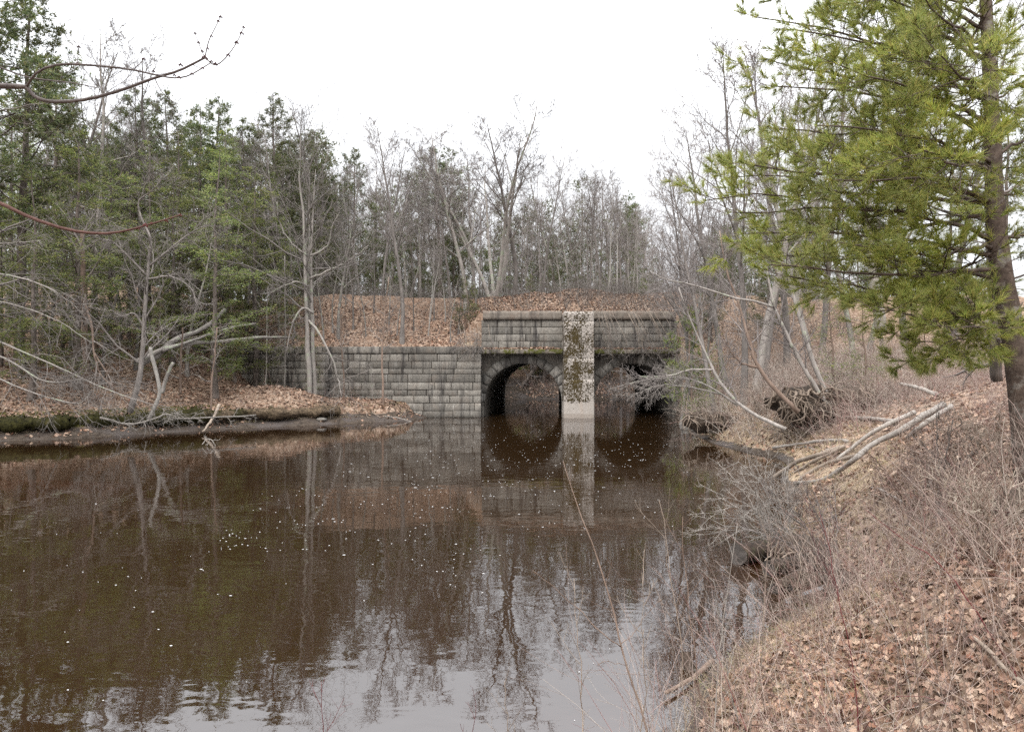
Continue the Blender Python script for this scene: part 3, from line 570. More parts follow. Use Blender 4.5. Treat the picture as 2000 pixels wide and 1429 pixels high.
# left bank conifers
stand([(-30, 31, -160, 1, 1.1, 0), (45, 34, -60, 1, 1., 0), (110, 44, 130, 0, 1., 0), (250, 46, 165, 0, 1., 0), (325, 50, 165, 0, .9, 0), (385, 47, 205, 1, 1., 0), (430, 49, 185, 0, 1., 0), (480, 46, 230, 3, 1., 0), (545, 48, 183, 1, 1.1, 0), (205, 52, 230, 1, 1, 0), (590, 54, 260, 0, 1, 0)],
      PINE, 'white_pine', 'pine tree', 'tall white pine of the left wood, {} of its pines from the left', 'tall pines of the left wood')
stand([(60, 31, 330, 2, 1., 0), (150, 33, 250, 0, 1.1, 0), (215, 38, 300, 1, 1., 0), (20, 38, 200, 1, 1, 0), (335, 39, 330, 1, 1., 0), (422, 36.5, 290, 2, .95, 0), (500, 41, 330, 0, 1.1, 0), (290, 43, 280, 0, 1, 0), (385, 42, 360, 0, 1.1, 0), (560, 44.5, 400, 2, .8, 0), (-60, 33, 250, 0, 1.1, 0), (460, 39.5, 480, 2, .9, 0), (120, 37, 420, 2, 1, 0), (90, 39, 330, 1, 1.1, 0), (180, 36, 440, 0, 1.1, 0), (255, 40, 400, 2, 1., 0), (310, 36, 520, 2, .9, 0), (350, 44, 250, 1, 1., 0), (440, 43, 250, 0, 1., 0), (0, 34, 430, 1, 1, 0), (530, 46, 330, 1, .9, 0), (620, 50, 380, 1, .9, 0)],
      HEM, 'hemlock_tree', 'hemlock', 'feathery green hemlock on the left bank, {} hemlock from the left', 'hemlocks on the left bank')
stand([(690, 53, 285, 0, .9, 0), (735, 60, 375, 1, .9, 0), (855, 60, 288, 2, 1.25, 0), (890, 64, 375, 0, 1., 0), (968, 62, 352, 0, .8, 0), (1035, 64, 338, 1, .8, 0), (1072, 63, 343, 1, .7, 0), (1112, 66, 380, 0, .9, 0), (1150, 66, 402, 3, .8, 0), (1232, 58, 378, 1, .8, 0), (655, 58, 400, 3, .9, 0), (805, 66, 380, 3, .9, 0)],
      PINE, 'white_pine', 'pine tree', 'dark pine rising behind the embankment, {} of those from the left', 'pines behind the embankment')
stand([(640, 60, 440, 3, 1.1, 0), (700, 62, 450, 3, 1.1, 0), (770, 63, 440, 3, 1.2, 0), (820, 61, 430, 3, 1.1, 0), (900, 66, 440, 3, 1.2, 0), (950, 64, 470, 3, 1.2, 0), (1010, 63, 450, 3, 1.2, 0), (1090, 64, 440, 3, 1.2, 0), (1140, 61, 480, 3, 1.2, 0), (1200, 63, 460, 3, 1.2, 0), (1260, 62, 470, 3, 1.1, 0), (590, 60, 420, 3, 1.1, 0), (1390, 60, 480, 3, 1.1, 0), (1480, 62, 450, 3, 1.1, 0), (1560, 60, 430, 3, 1.1, 0), (680, 51, 470, 3, 1., 0), (765, 50, 490, 3, 1., 0), (850, 52, 460, 3, 1., 0), (1040, 50.5, 510, 3, 1.1, 0), (1085, 52, 465, 3, 1., 0), (1125, 51, 490, 3, 1., 0), (1245, 51, 480, 3, 1.1, 0), (1280, 52, 500, 3, 1.1, 0), (725, 53, 450, 3, .9, 0)],
      PINE, 'low_pine', 'pine tree', 'bushy low pine at the back of the embankment, {} low one from the left', 'low pines filling the backdrop')
# bare trees
stand([(185, 43, 62, 5, 1., 0), (110, 46, 60, 0, 1.1, 0), (275, 47, 120, 0, 1, 0), (640, 51, 212, 1, 1.1, 0), (560, 45, 260, 2, .9, 0), (505, 47, 280, 1, .9, 0)], BARE, 'bare_tree', 'bare tree', 'leafless grey tree in the left wood, {} bare one from the left', 'bare trees in the left wood')
stand([(605, 45, 330, 5, 1., 0), (662, 43.3, 330, 2, .9, 0), (785, 42.9, 262, 1, 1., -.01), (745, 48, 265, 0, 1., 0), (910, 46.2, 255, 2, 1.2, 0), (965, 46.6, 240, 3, 1.7, 0), (1005, 47.5, 262, 1, 1.5, .05), (1060, 49, 300, 0, 1., .05), (880, 50, 290, 1, .9, 0), (1150, 52, 335, 0, .9, 0), (1170, 50, 345, 1, 1., 0), (1110, 51, 400, 2, 1., 0), (1215, 55, 360, 0, .9, 0), (1250, 57, 400, 4, 1., 0), (700, 49, 330, 2, .9, 0), (820, 48.5, 330, 5, .9, 0), (1030, 52, 420, 5, 1.1, 0), (760, 52, 330, 0, 1.1, 0), (795, 54, 300, 4, 1., 0), (850, 53, 340, 2, 1., 0), (930, 51, 270, 0, 1.2, -.03), (1085, 54, 330, 2, 1.1, 0), (1130, 56, 350, 0, 1., 0), (1185, 56, 360, 4, 1., 0), (1270, 54, 430, 0, 1., 0)],
      BARE, 'bare_tree', 'bare tree', 'leafless tree standing on the embankment, {} full sized one from the left', 'bare trees on the embankment')
stand([(835, 43.6, 440, 1, .8, .13), (1188, 47.2, 345, 0, .9, -.02), (1206, 47.6, 370, 0, .8, -.03), (1232, 49, 420, 1, .9, .02), (1245, 50.5, 400, 0, .8, 0), (945, 52, 430, 1, .9, 0)],
      BIRCHP, 'birch_tree', 'birch', 'slim white barked birch on the embankment, {} birch from the left', 'white birches on the embankment')
stand([(px, Y, py, k, wd, ln) for px, Y, py, k, wd, ln in [(545, 44, 400, 0, .8, 0), (575, 43.5, 430, 1, .7, 0), (632, 42.8, 470, 0, .8, .03), (690, 44.5, 430, 1, .8, 0), (715, 43.5, 500, 0, .7, -.04), (760, 44.5, 470, 0, .7, 0), (808, 44.2, 480, 1, .7, .04), (870, 44.8, 470, 0, .7, .02), (895, 43.6, 500, 1, .8, -.03), (930, 45.5, 430, 0, .8, 0), (1070, 46.5, 480, 1, .8, .04), (1095, 47, 450, 0, .8, 0), (1130, 46.5, 470, 1, .8, 0), (1160, 46.8, 440, 0, .7, 0), (1225, 46.6, 480, 1, .8, 0), (1265, 46, 480, 0, .8, -.04), (985, 47.5, 440, 1, .9, .04), (600, 45, 420, 1, .8, 0), (650, 44, 480, 0, .9, .02), (675, 46, 430, 1, .8, 0), (730, 45.5, 440, 1, .8, .02), (775, 43.4, 520, 0, .8, -.05), (848, 45, 460, 1, .8, .05), (880, 43, 540, 0, .9, .04)]],
      POLE, 'bare_sapling', 'bare tree', 'thin leafless pole tree on the leafy embankment, {} thin one from the left', 'thin pole trees on the embankment')
stand([(40, 33, 420, 1, 1.1, 0), (95, 35, 380, 1, 1., 0), (140, 38, 330, 0, 1., 0), (200, 34, 480, 1, 1.1, .03), (235, 41, 360, 0, 1., 0), (265, 37, 420, 1, 1., 0), (320, 41, 380, 1, 1., 0), (365, 38, 440, 0, 1., -.03), (400, 42, 370, 1, 1., 0), (445, 41, 420, 0, 1., 0), (480, 44, 360, 1, 1., 0), (15, 40, 300, 0, 1., 0), (70, 42, 280, 1, 1, 0), (170, 41, 300, 1, 1, 0)], POLE, 'bare_sapling', 'bare tree', 'twiggy grey sapling among the left bank hemlocks, {} from the left', 'twiggy saplings of the left bank')
# right side bare trees leaning over the bridge end
stand([(1330, 36, 400, 2, .8, -.10), (1425, 33, 180, 0, 1., -.12), (1475, 31, 60, 2, 1., -.12), (1345, 34, 330, 1, .8, -.10), (1400, 31, 290, 0, .9, -.12), (1452, 30, 110, 1, .95, -.14), (1490, 33, 90, 0, 1., -.08), (1540, 35, 60, 1, 1., -.05), (1380, 38, 420, 4, 1., -.05), (1600, 37, 90, 0, 1., -.02), (1680, 36, 60, 4, 1., 0), (1770, 35, 20, 0, 1, 0), (1860, 37, 0, 1, 1, 0)],
      BARE, 'bare_tree', 'bare tree', 'leafless tree on the slope beyond the root bank, {} there from the left', 'bare trees on the right slope')
stand([(1500, 42, 420, 3, .9, 0), (1390, 43, 455, 3, .8, 0), (1850, 32, 300, 3, 1., 0), (1960, 30, 200, 1, 1, 0), (1720, 40, 380, 1, .9, 0)], PINE, 'white_pine', 'pine tree', 'green pine on the right slope behind the big pine, {} from the left', 'pines on the right slope')
# the far wood beyond the railway bank: one uncounted mass
def far_wood():
    g = np.random.default_rng(600); wood = MB(); green = MB(); root = None
    for k in range(222):
        lw = 120 <= k < 185; px = g.uniform(-150, 1750) if not lw else g.uniform(-350, 640); Y = g.uniform(52, 68) if lw else (g.uniform(70, 92) if k < 120 else g.uniform(66, 76)); px = px if k < 185 else g.uniform(600, 1500); x = (px-1000)/F*Y
        if float(sdist(np.array([x]), np.array([Y]))[0]) < 1.5: continue
        z = gz(x, Y)-.1; py = np.interp(px, [0, 500, 700, 1000, 1250, 1300, 1500, 1700], [330, 350, 380, 390, 420, 480, 440, 420])+g.normal(0, 30); py = py-90 if lw else py; H = max(CAMZ+(HY-py)/F*Y-z, 4); N = 8; tt = np.linspace(0, 1, N)
        P0 = np.stack([x+np.cumsum(g.normal(0, .08, N)), Y+np.cumsum(g.normal(0, .08, N)), z+tt*H], 1)[None]; R0 = (.14*(1-tt)+.02)[None]; add_tubes(wood, P0, R0, 4)
        if (k % 3 or 185 <= k < 205) and not (lw and k % 3 == 1):
            P1, R1 = grow(g, P0, R0, 16, .15, .97, (30, 60), .32, 5, .1, .05, .4, .3, taper=.5, rmin=.02); P2, R2 = grow(g, P1, R1, 7, .1, 1, (25, 60), .5, 4, .12, .04, .6, .4, rmin=.014); P3, R3 = grow(g, P2, R2, 5, .1, 1, (25, 60), .5, 3, .12, .03, .6, .4, rmin=.011)
            for a, b in ((P1, R1), (P2, R2), (P3, R3)): add_tubes(wood, a, b, 3)
        else:
            P1, R1 = grow(g, P0, R0, 40, .05, .98, (65, 95), .24, 4, .08, .05, .3, .3, taper=.75, rmin=.015); add_tubes(wood, P1, R1, 3); P2, R2 = grow(g, P1, R1, 9, .15, 1, (30, 65), .45, 3, .1, .03, .5, .5, rmin=.01)
            for t in (.35, .7, 1.):
                p, d = lerp_along(P2, t); v, tri = needles(g, p+g.normal(0, .1, p.shape), d, 5, .3, .07, .8); green.add(v, None, tri)
    r = empty('far_wood', 'distant mixed wood closing the view behind the embankment', 'wood', (0, 80, 5)); r['kind'] = 'stuff'
    for m_, nm, ma in ((wood, 'trunks', TWIG), (green, 'foliage', PINEN)):
        v = m_.v; m_.v = [a-np.array([0, 80, 5.]) for a in v]; m_.build(nm, ma, r)
far_wood()
for k, (pts, r, lab) in enumerate([([(1012, 772, 67.5), (1022, 752, 67.5), (1042, 722, 67.5), (1060, 690, 67.5)], .22, 'dark trunk leaning right, seen through the left arch'), ([(1062, 770, 68.5), (1061, 740, 68.5), (1064, 700, 68.5), (1062, 640, 68.5)], .2, 'upright dark trunk seen through the left arch'), ([(1196, 770, 68), (1192, 740, 68), (1186, 690, 68)], .16, 'dark trunk seen through the right arch beside the pier'), ([(1000, 774, 66.8), (1040, 769, 66.8), (1085, 772, 66.8)], .18, 'dark fallen trunk on the far bank seen through the left arch'), ([(1170, 783, 65.2), (1205, 779, 65.4), (1250, 779, 65.4)], .12, 'pale fallen pole at the waterline seen through the right arch')]): pending.append((pts, r, lab, k))
stand([(985, 70, 560, 0, 1.2, 0), (1075, 73, 560, 2, 1.2, 0), (1200, 71, 600, 2, 1.2, 0), (1150, 75, 560, 1, 1.3, 0), (1020, 77, 560, 1, 1.3, 0), (1045, 69, 600, 2, 1.3, 0), (1100, 70, 580, 2, 1.3, 0), (960, 68, 600, 0, 1.3, 0), (1230, 69, 590, 2, 1.3, 0), (1275, 70, 580, 0, 1.3, 0), (1170, 69, 600, 0, 1.3, 0), (1330, 68, 590, 2, 1.2, 0)], HEM, 'hemlock_tree', 'hemlock', 'hemlock on the far bank seen through the arches, {} from the left', 'hemlocks beyond the arches')
# young evergreens
for px, Y, py, k, wd, lab in [(905, 43.6, 545, 1, .9, 'young green pine beside the left end of the parapet'), (1035, 47.0, 535, 1, .9, 'small light green pine on the embankment above the left arch'), (1255, 46.5, 540, 1, 1., 'small green pine on the embankment near its right end'),
        (1640, 24, 575, 0, 1.0, 'low green hemlock on the right slope above the root bank'), (1700, 23, 590, 0, .9, 'broad young hemlock right of the low one on the right slope'), (1400, 30, 640, 0, .7, 'little hemlock sapling in the brush right of the bridge'), (1350, 34, 600, 1, .8, 'slender green pine seedling at the bridge right end'),
        (520, 40.3, 700, 0, .9, 'small hemlock at the foot of the granite wall'), (690, 40.6, 740, 0, .7, 'tiny hemlock sprouting by the wall base'), (610, 40.2, 690, 0, .9, 'hemlock seedling behind the paired trunks at the wall')]:
    x = (px-1000)/F*Y; plant(YOUNG[k], 'young_evergreen', 'young evergreen', lab, x, Y, CAMZ+(HY-py)/F*Y, None, prng.random()*6, wd)

# ------------------------------------------------------------------ hand placed trees, logs, shrubs
def line(pts, n=14): return smooth_line([P(*p) for p in pts], n)
def taper_r(n, a, b): return np.linspace(a, b, n)
def custom(name, cat, label, stems, mat, twigmat, seed, base=None, sub=None, group=None, parts=('trunk', 'crown'), sides=7, wobble=.01):
    """stems = [(px points, r0, r1)] first is the trunk; sub = (n, tlo, thi, ang, len, n2, n3, wig, up, rmin)"""
    g = np.random.default_rng(seed); L0 = []
    for pts, r0, r1 in stems:
        l = line(pts, 16) if not isinstance(pts, np.ndarray) else pts
        L0.append((wob(g, l, wobble), taper_r(16, r0, r1)*(1+g.normal(0, .07, 16))))
    b = L0[0][0][0] if base is None else np.array(base); root = empty(name, label, cat, tuple(b), group)
    mt = MB()
    for l, r in L0: add_tubes(mt, (l-b)[None], r[None], sides, True)
    o = mt.build(parts[0], mat, root, True)
    if sub:
        n, tlo, thi, ang, ln, n2, n3, wig, up, rm = sub; mc = MB()
        PP = np.array([l-b for l, r in L0]); RR = np.array([r for l, r in L0])
        P1, R1 = grow(g, PP, RR, n, tlo, thi, ang, ln, 7, wig, up, .5, .3, rmin=rm*1.6, taper=.35); add_tubes(mc, P1, R1, 4)
        if n2: P2, R2 = grow(g, P1, R1, n2, .15, 1, (25, 60), .45, 5, wig, up, .6, .4, rmin=rm, taper=.3); add_tubes(mc, P2, R2, 3)
        if n3: P3, R3 = grow(g, P2, R2, n3, .15, 1, (25, 60), .5, 4, wig, up, .6, .5, rmin=rm*.8); add_tubes(mc, P3, R3, 3)
        mc.build(parts[1], twigmat, root)
    return root
# left shore
custom('gnarled_tree', 'bare tree', 'dark stemmed tree with tangled pale grey crown on the mossy left shore', [([(254, 805, 31), (272, 740, 31), (279, 680, 31), (284, 590, 31), (290, 520, 31), (296, 470, 31)], .14, .05), ([(281, 640, 31), (262, 612, 30.7), (240, 618, 30.5), (215, 605, 30.2)], .05, .02), ([(288, 545, 31), (330, 540, 30.6), (370, 560, 30.3), (385, 595, 30)], .05, .015), ([(288, 540, 31), (250, 500, 30.7), (215, 470, 30.4), (180, 470, 30)], .05, .015), ([(292, 520, 31), (340, 480, 31), (380, 450, 31), (410, 440, 30.5)], .05, .015), ([(296, 470, 31), (270, 400, 31.5), (300, 370, 31), (320, 340, 31)], .045, .015)],
       GREY, TWIGP, 31, sub=(12, .25, 1., (25, 70), .42, 8, 5, .2, .02, .009))
custom('paired_tree', 'bare tree', 'two close trunks, one pale one brown, with crooked limbs before the wall', [([(606, 806, 38.6), (602, 700, 38.6), (598, 600, 38.6), (596, 500, 38.6), (590, 410, 38.6), (585, 330, 38.6), (588, 260, 38.6)], .16, .012), ([(618, 806, 38.9), (611, 700, 38.9), (610, 600, 38.9), (607, 520, 38.9), (612, 420, 38.9), (616, 330, 38.9)], .17, .012), ([(603, 625, 38.6), (625, 655, 38.2), (648, 700, 38), (660, 740, 37.8), (668, 775, 37.6)], .07, .03), ([(612, 612, 38.6), (592, 602, 38.3), (575, 622, 38.1), (565, 655, 38), (560, 690, 37.9)], .075, .03), ([(602, 560, 38.6), (580, 550, 38), (550, 560, 37.5), (525, 575, 37.2)], .06, .02), ([(604, 545, 38.6), (640, 530, 38.4), (680, 510, 38.2), (720, 480, 38)], .07, .02), ([(600, 500, 38.6), (565, 470, 38.4), (545, 430, 38.2), (540, 395, 38)], .06, .02), ([(606, 500, 38.6), (640, 480, 38.6), (650, 440, 38.4), (660, 420, 38.4)], .06, .02)],
       GREYP, TWIGP, 32, sub=(12, .35, 1., (25, 65), .38, 7, 4, .17, .0, .009), wobble=.02)
custom('leaning_snag', 'dead tree', 'bent white dead stem standing on the left shore, broken at the top', [([(290, 822, 30.2), (302, 795, 30.2), (312, 765, 30.2), (303, 720, 30.2), (296, 695, 30.2), (294, 678, 30.2)], .085, .075)], BIRCH, TWIG, 33)
custom('broken_stub', 'dead tree', 'short pale broken stub leaning right behind the white snag', [([(316, 768, 31), (326, 735, 31), (338, 708, 31)], .09, .07)], GREYP, TWIG, 34)
custom('thin_tree', 'bare tree', 'slender dark stemmed tree growing right against the granite wall', [([(748, 812, 39), (748, 760, 39), (746, 700, 39), (750, 640, 39), (752, 600, 39), (760, 540, 39)], .075, .02)], BROWNST, TWIGP, 35, sub=(14, .35, 1., (35, 70), .22, 6, 3, .15, .02, .007))
for k, (pts, r, lab) in enumerate([([(412, 805, 33.5), (414, 740, 33.5), (420, 690, 33.5), (423, 640, 33.5)], .05, 'thin straight stem at the left shore by the drifted branch'), ([(518, 776, 39.5), (520, 720, 39.5), (521, 660, 39.5), (523, 560, 39.5)], .045, 'slim grey stem left of the wall foot'), ([(555, 785, 39.8), (557, 700, 39.8), (557, 620, 39.8), (556, 500, 39.8)], .05, 'slim pale stem just left of the paired trunks'), ([(670, 800, 40), (672, 740, 40), (668, 690, 40), (664, 600, 40)], .06, 'brown stem with a mossy foot right of the paired trunks'), ([(728, 802, 40.2), (727, 760, 40.2), (724, 715, 40.2)], .03, 'short grey sapling at the wall, left of the slender dark one'), ([(352, 770, 33), (353, 720, 33), (357, 640, 33)], .06, 'brown trunk pole on the left bank behind the stub')]):
    custom('slim_tree', 'bare tree', lab, [(pts, r, r*.6)], GREYP if k in (1, 2, 4) else BROWNST, TWIGP, 40+k, sub=(10, .3, 1., (40, 75), .3, 5, 3, .15, .0, .006), group='slim stems at the left shore')
# big dead hemlock limbs sweeping in at the left edge
custom('dead_hemlock', 'dead tree', 'grey lichen covered dead tree at the left edge, its limbs sweeping to the shore', [([(-90, 830, 27), (-80, 600, 27), (-70, 400, 27), (-60, 150, 27)], .2, .08), ([(-80, 640, 27), (0, 668, 26.6), (110, 715, 26.3), (220, 765, 26), (300, 790, 26)], .04, .012), ([(-80, 600, 27), (0, 590, 26.5), (100, 620, 26.2), (180, 670, 26)], .038, .01), ([(-80, 700, 27), (0, 740, 26.4), (80, 772, 26), (150, 788, 25.8), (175, 770, 25.7)], .038, .01), ([(-80, 540, 27), (0, 535, 26.5), (90, 560, 26), (150, 600, 26)], .045, .012), ([(-80, 670, 27), (10, 700, 26.6), (90, 745, 26.3), (160, 740, 26)], .05, .015), ([(-80, 470, 27), (0, 475, 26.5), (80, 470, 26)], .04, .012)],
       GREYP, TWIGP, 51, sub=(14, .25, 1., (20, 55), .28, 6, 3, .12, -.05, .007))
custom('lichen_limb_tree', 'dead tree', 'dead tree hung with pale lichen limbs curling down above the mossy bank', [([(170, 800, 32), (168, 700, 32), (164, 560, 32), (160, 450, 32)], .15, .09), ([(165, 590, 32), (180, 640, 31), (184, 690, 30.6), (200, 735, 30.3), (250, 775, 30)], .06, .02), ([(166, 600, 32), (158, 660, 31.5), (165, 700, 31.2), (150, 740, 31)], .045, .015), ([(184, 690, 30.6), (215, 740, 30.3), (225, 790, 30)], .04, .015), ([(164, 560, 32), (110, 590, 31.3), (75, 610, 31), (20, 600, 30.6)], .05, .015)],
       BROWNST, TWIGP, 52, sub=(11, .35, 1., (20, 60), .35, 6, 3, .14, -.05, .007))
for pts, r, lab, k in pending: custom('slim_tree' if k < 3 else 'fallen_log', 'tree' if k < 3 else 'log', lab, [(pts, r, r*.7)], PINEB if k < 4 else GREYP, TWIG, 170+k, sub=(12, .25, 1., (30, 75), .3, 5, 3, .15, 0, .012) if k != 4 else None)
def on(px, py, lift=0.): h = hit(px, py+lift*60); return h+np.array([0, 0, lift])
def log(name, label, cat, pxs, r0, r1, mat, seed, lift=None, sub=None, group=None, twig=TWIGP, sides=9):
    pts = [on(p[0], p[1], r0*.75+(p[2] if len(p) > 2 else 0)) for p in pxs]
    l = smooth_line(pts, 16); l[:, 2] = np.maximum(l[:, 2], ground(l[:, 0], l[:, 1])+.4*r0)
    return custom(name, cat, label, [(l, r0, r1)], mat, twig, seed, sub=sub, group=group, parts=('stem', 'crown'), sides=sides, wobble=r0*.12)
def logY(name, label, cat, pts, r0, r1, mat, seed, sub=None, group=None, twig=TWIGP, wobble=None):
    return custom(name, cat, label, [(pts, r0, r1)], mat, twig, seed, sub=sub, group=group, parts=('stem', 'crown'), sides=9, wobble=r0*.15 if wobble is None else wobble)
g1 = 'fallen trunks on the left bank'
logY('fallen_log', 'thick pale fallen trunk propped up the left bank behind the snag', 'log', [(275, 712, 32.5), (310, 690, 33.2), (345, 662, 34.4), (400, 640, 36), (440, 605, 38)], .17, .10, GREYP, 61, group=g1)
logY('fallen_log', 'lower fallen trunk lying towards the wall top, longest of the left ones', 'log', [(270, 705, 32), (330, 678, 33.5), (420, 668, 36), (500, 660, 38), (560, 658, 39)], .13, .06, GREYP, 62, group=g1)
logY('fallen_log', 'thin pale fallen trunk slanting up between the two left ones', 'log', [(318, 685, 33), (390, 660, 35), (450, 640, 37), (500, 632, 38)], .08, .05, GREYP, 63, group=g1)
logY('drifted_branch', 'long bleached fallen branch with many twigs lying along the left waterline', 'branch', [(195, 815, 29), (250, 828, 29.6), (300, 818, 30), (325, 808, 30.2), (345, 818, 30.4), (420, 815, 31.2), (500, 812, 32.4)], .045, .03, DRIFT, 64, sub=(26, .02, 1., (35, 80), .13, 5, 3, .2, -.06, .010), twig=DRIFT, wobble=.012)
logY('fallen_branch', 'short pale branch poking from the shore into the water by the drift', 'branch', [(428, 790, 32.6), (418, 812, 32), (405, 832, 31.3), (396, 842, 30.6)], .07, .04, TANST, 65)
logY('drifted_branch', 'small twig snag breaking the water surface before the left shore', 'branch', [(395, 868, 26.2), (403, 858, 26.2), (412, 858, 26.2), (420, 868, 26.2)], .02, .012, DRIFT, 66, sub=(5, .1, 1., (30, 80), .5, 3, 0, .25, 0, .008), twig=DRIFT)
logY('fallen_branch', 'thin twiggy branch lying at the muddy tip of the left bank', 'branch', [(740, 812, 38.6), (775, 815, 38.4), (800, 822, 38.2), (812, 826, 38)], .03, .015, DRIFT, 67, sub=(8, .1, 1., (30, 80), .4, 3, 0, .25, 0, .008))
# right bank: driftwood
g2 = 'bleached poles washed up on the right bank'
for k, (pts, r0, r1, lab) in enumerate([
    ([(1552, 944), (1605, 940), (1640, 922, .1), (1667, 907, .25), (1707, 875, .3), (1767, 845, .25), (1800, 820, .2), (1842, 792)], .045, .075, 'longest and thickest bleached pole, slanting up the right bank'),
    ([(1632, 900), (1680, 866, .15), (1705, 850, .2), (1750, 828, .2), (1786, 808, .1)], .04, .06, 'bleached pole lying just above the longest one'),
    ([(1505, 922, .1), (1555, 906, .15), (1600, 893, .2), (1642, 876, .1)], .055, .06, 'brown stripped pole pointing into the water, upper one of two'),
    ([(1545, 926), (1590, 903, .1), (1625, 887, .15), (1650, 874, .1)], .04, .045, 'stripped pole just under the one pointing into the water'),
    ([(1772, 856), (1810, 832, .2), (1857, 798, .1)], .045, .055, 'shorter bleached pole right of the longest one'),
    ([(1510, 876, .08), (1570, 868, .1), (1620, 861, .1), (1655, 863)], .045, .05, 'pale pole lying level near the water edge above the others'),
    ([(1556, 873), (1590, 880), (1628, 886)], .035, .03, 'thin short pole angled below the level pale one'),
    ([(1645, 815, .05), (1690, 817, .05), (1748, 825, .05)], .05, .06, 'pale pole lying level in the brush under the root bank'),
    ([(1560, 940), (1580, 925), (1620, 905), (1680, 890)], .04, .05, 'half buried dark pole among the bleached ones'),
    ([(1830, 772, .1), (1790, 760, .4), (1760, 752, .5)], .06, .05, 'branch end lying over the top of the pole heap')]):
    log('driftwood_pole', lab, 'pole', pts, r0, r1, DRIFT if k not in (2, 3, 8) else TANST, 70+k, group=g2)
log('fallen_branch', 'short bleached stick standing on the leaves right of the poles', 'branch', [(1815, 955, .0), (1835, 920, .12)], .035, .045, DRIFT, 85)
log('fallen_branch', 'low bleached stick curved over the leaves near the forked shrub', 'branch', [(1700, 955), (1740, 972), (1765, 985)], .025, .03, DRIFT, 86)
log('fallen_branch', 'thin pale branch lying down the leafy slope at lower right', 'branch', [(1895, 1250, .03), (1930, 1290, .03), (1970, 1320, .02), (2010, 1350)], .012, .018, TANST, 87)
# rotten logs at the waters edge
def rotlog(name, label, a, b, r, seed):
    g = np.random.default_rng(seed); a = np.array(a); b = np.array(b); n = 22; s = 16; t = np.linspace(0, 1, n)[:, None]
    ax = a*(1-t)+b*t; d = nrm(b-a); U = nrm(np.cross(d, [0, 0, 1.])); V = np.cross(U, d); th = np.arange(s)*2*math.pi/s
    rad = r*(1+.06*np.sin(th*3+1)[None]+g.normal(0, .04, (1, s))+g.normal(0, .03, (n, s)))
    v = ax[:, None]+rad[..., None]*(np.cos(th)[None, :, None]*U+np.sin(th)[None, :, None]*V)
    root = empty(name, label, 'log', tuple(a)); v = v-a; i = np.arange(n*s).reshape(n, s); nx = np.roll(i, -1, 1)
    mb = MB(); mb.add(v, np.stack([i[:-1], nx[:-1], nx[1:], i[1:]], -1).reshape(-1, 4)); mb.build('log_body', ROT if r > .06 else SOIL, root)
    mb = MB(); rings = [v[0]*f+(v[0].mean(0))*(1-f)-d*.002+g.normal(0, .006, v[0].shape) for f in (.985, .7, .4, .12)]
    mb.add(np.array(rings), [(k*s+j, k*s+(j+1) % s, (k+1)*s+(j+1) % s, (k+1)*s+j) for k in range(3) for j in range(s)], ng=[[3*s+j for j in range(s)]]); mb.build('cut_end', DRIFTD if r > .06 else SOIL, root); return root
DRIFTD = m_bark('weathered_log_end', (.025, .021, .018), (.065, .056, .05), 14, 1)
h = hit(1600, 1062); rotlog('rotten_log', 'sawn rotten log jutting from the right shore over the water', P(1441, 1083, 10.4), P(1560, 1062, 11.3), .155, 91)
rotlog('rotten_log', 'shorter mossy rotten log lying in the cove beneath the sawn one', P(1535, 1152, 9.25), P(1640, 1125, 10.0), .13, 92)
rotlog('rotten_log', 'broken dark log under the root clump, reaching towards the water', P(1500, 1112, 9.9), P(1625, 1090, 10.7), .12, 95)
rotlog('rotten_log', 'thin black wet log slanting into the cove between the others', P(1512, 1150, 9.1), P(1590, 1108, 9.9), .075, 96)
rotlog('rotten_log', 'lowest mossy log lying in the mud of the cove', P(1560, 1180, 8.7), P(1660, 1150, 9.2), .09, 97)
rotlog('stump_piece', 'dark half sunk stump piece in the water at lower right', P(1338, 1275, 6.9), P(1352, 1322, 6.75), .055, 93)
logY('sunken_branch', 'pale branch half sunk beside the dark stump piece', 'branch', [(1300, 1352, 6.2), (1350, 1325, 6.5), (1392, 1290, 6.9)], .016, .03, BROWNST, 94)
def roots(name, label, cat, centre, span, n, seed, dark=True, rad=.03):
    """undercut soil with bare roots hanging over it"""
    g = np.random.default_rng(seed); c = np.array(centre); root = empty(name, label, cat, tuple(c)); sx, sy, sz = span
    u, vv = np.meshgrid(np.linspace(0, 2*math.pi, 25)[:-1], np.linspace(0, math.pi, 14)); S = np.stack([np.sin(vv)*np.cos(u)*sx, np.sin(vv)*np.sin(u)*sy, np.cos(vv)*sz], -1)
    S = S*(1+.5*fbm(S[..., 0]*2.5+seed, S[..., 2]*2.5+S[..., 1]*2, seed)[..., None]); m, k = u.shape; i = np.arange(m*k).reshape(m, k); nx = np.roll(i, -1, 1)
    mb = MB(); mb.add(S, np.stack([i[:-1], nx[:-1], nx[1:], i[1:]], -1).reshape(-1, 4)); mb.build('soil', SOIL, root, True)
    mb = MB(); Ls = []; Rs = []
    for k in range(n):
        x = g.uniform(-1, 1); p = np.array([x*sx, -sy*math.sqrt(max(0, 1-x*x))*g.uniform(.6, 1.0)-.08, sz*g.uniform(.2, 1.)]); d = np.array([g.normal(0, .6)-.2, -.5, -.5]); pts = [p]
        for j in range(7): d = nrm(d+g.normal(0, .55, 3)+[0, .05, -.22]); p = p+d*g.uniform(.10, .34)*max(sz, .45)*1.1; pts.append(p)
        Ls.append(pts); r = rad*g.uniform(.35, 1.2); Rs.append(np.linspace(r, r*.25, 8))
    add_tubes(mb, np.array(Ls), np.array(Rs), 5); mb.build('roots', ROOTM, root, True); return root
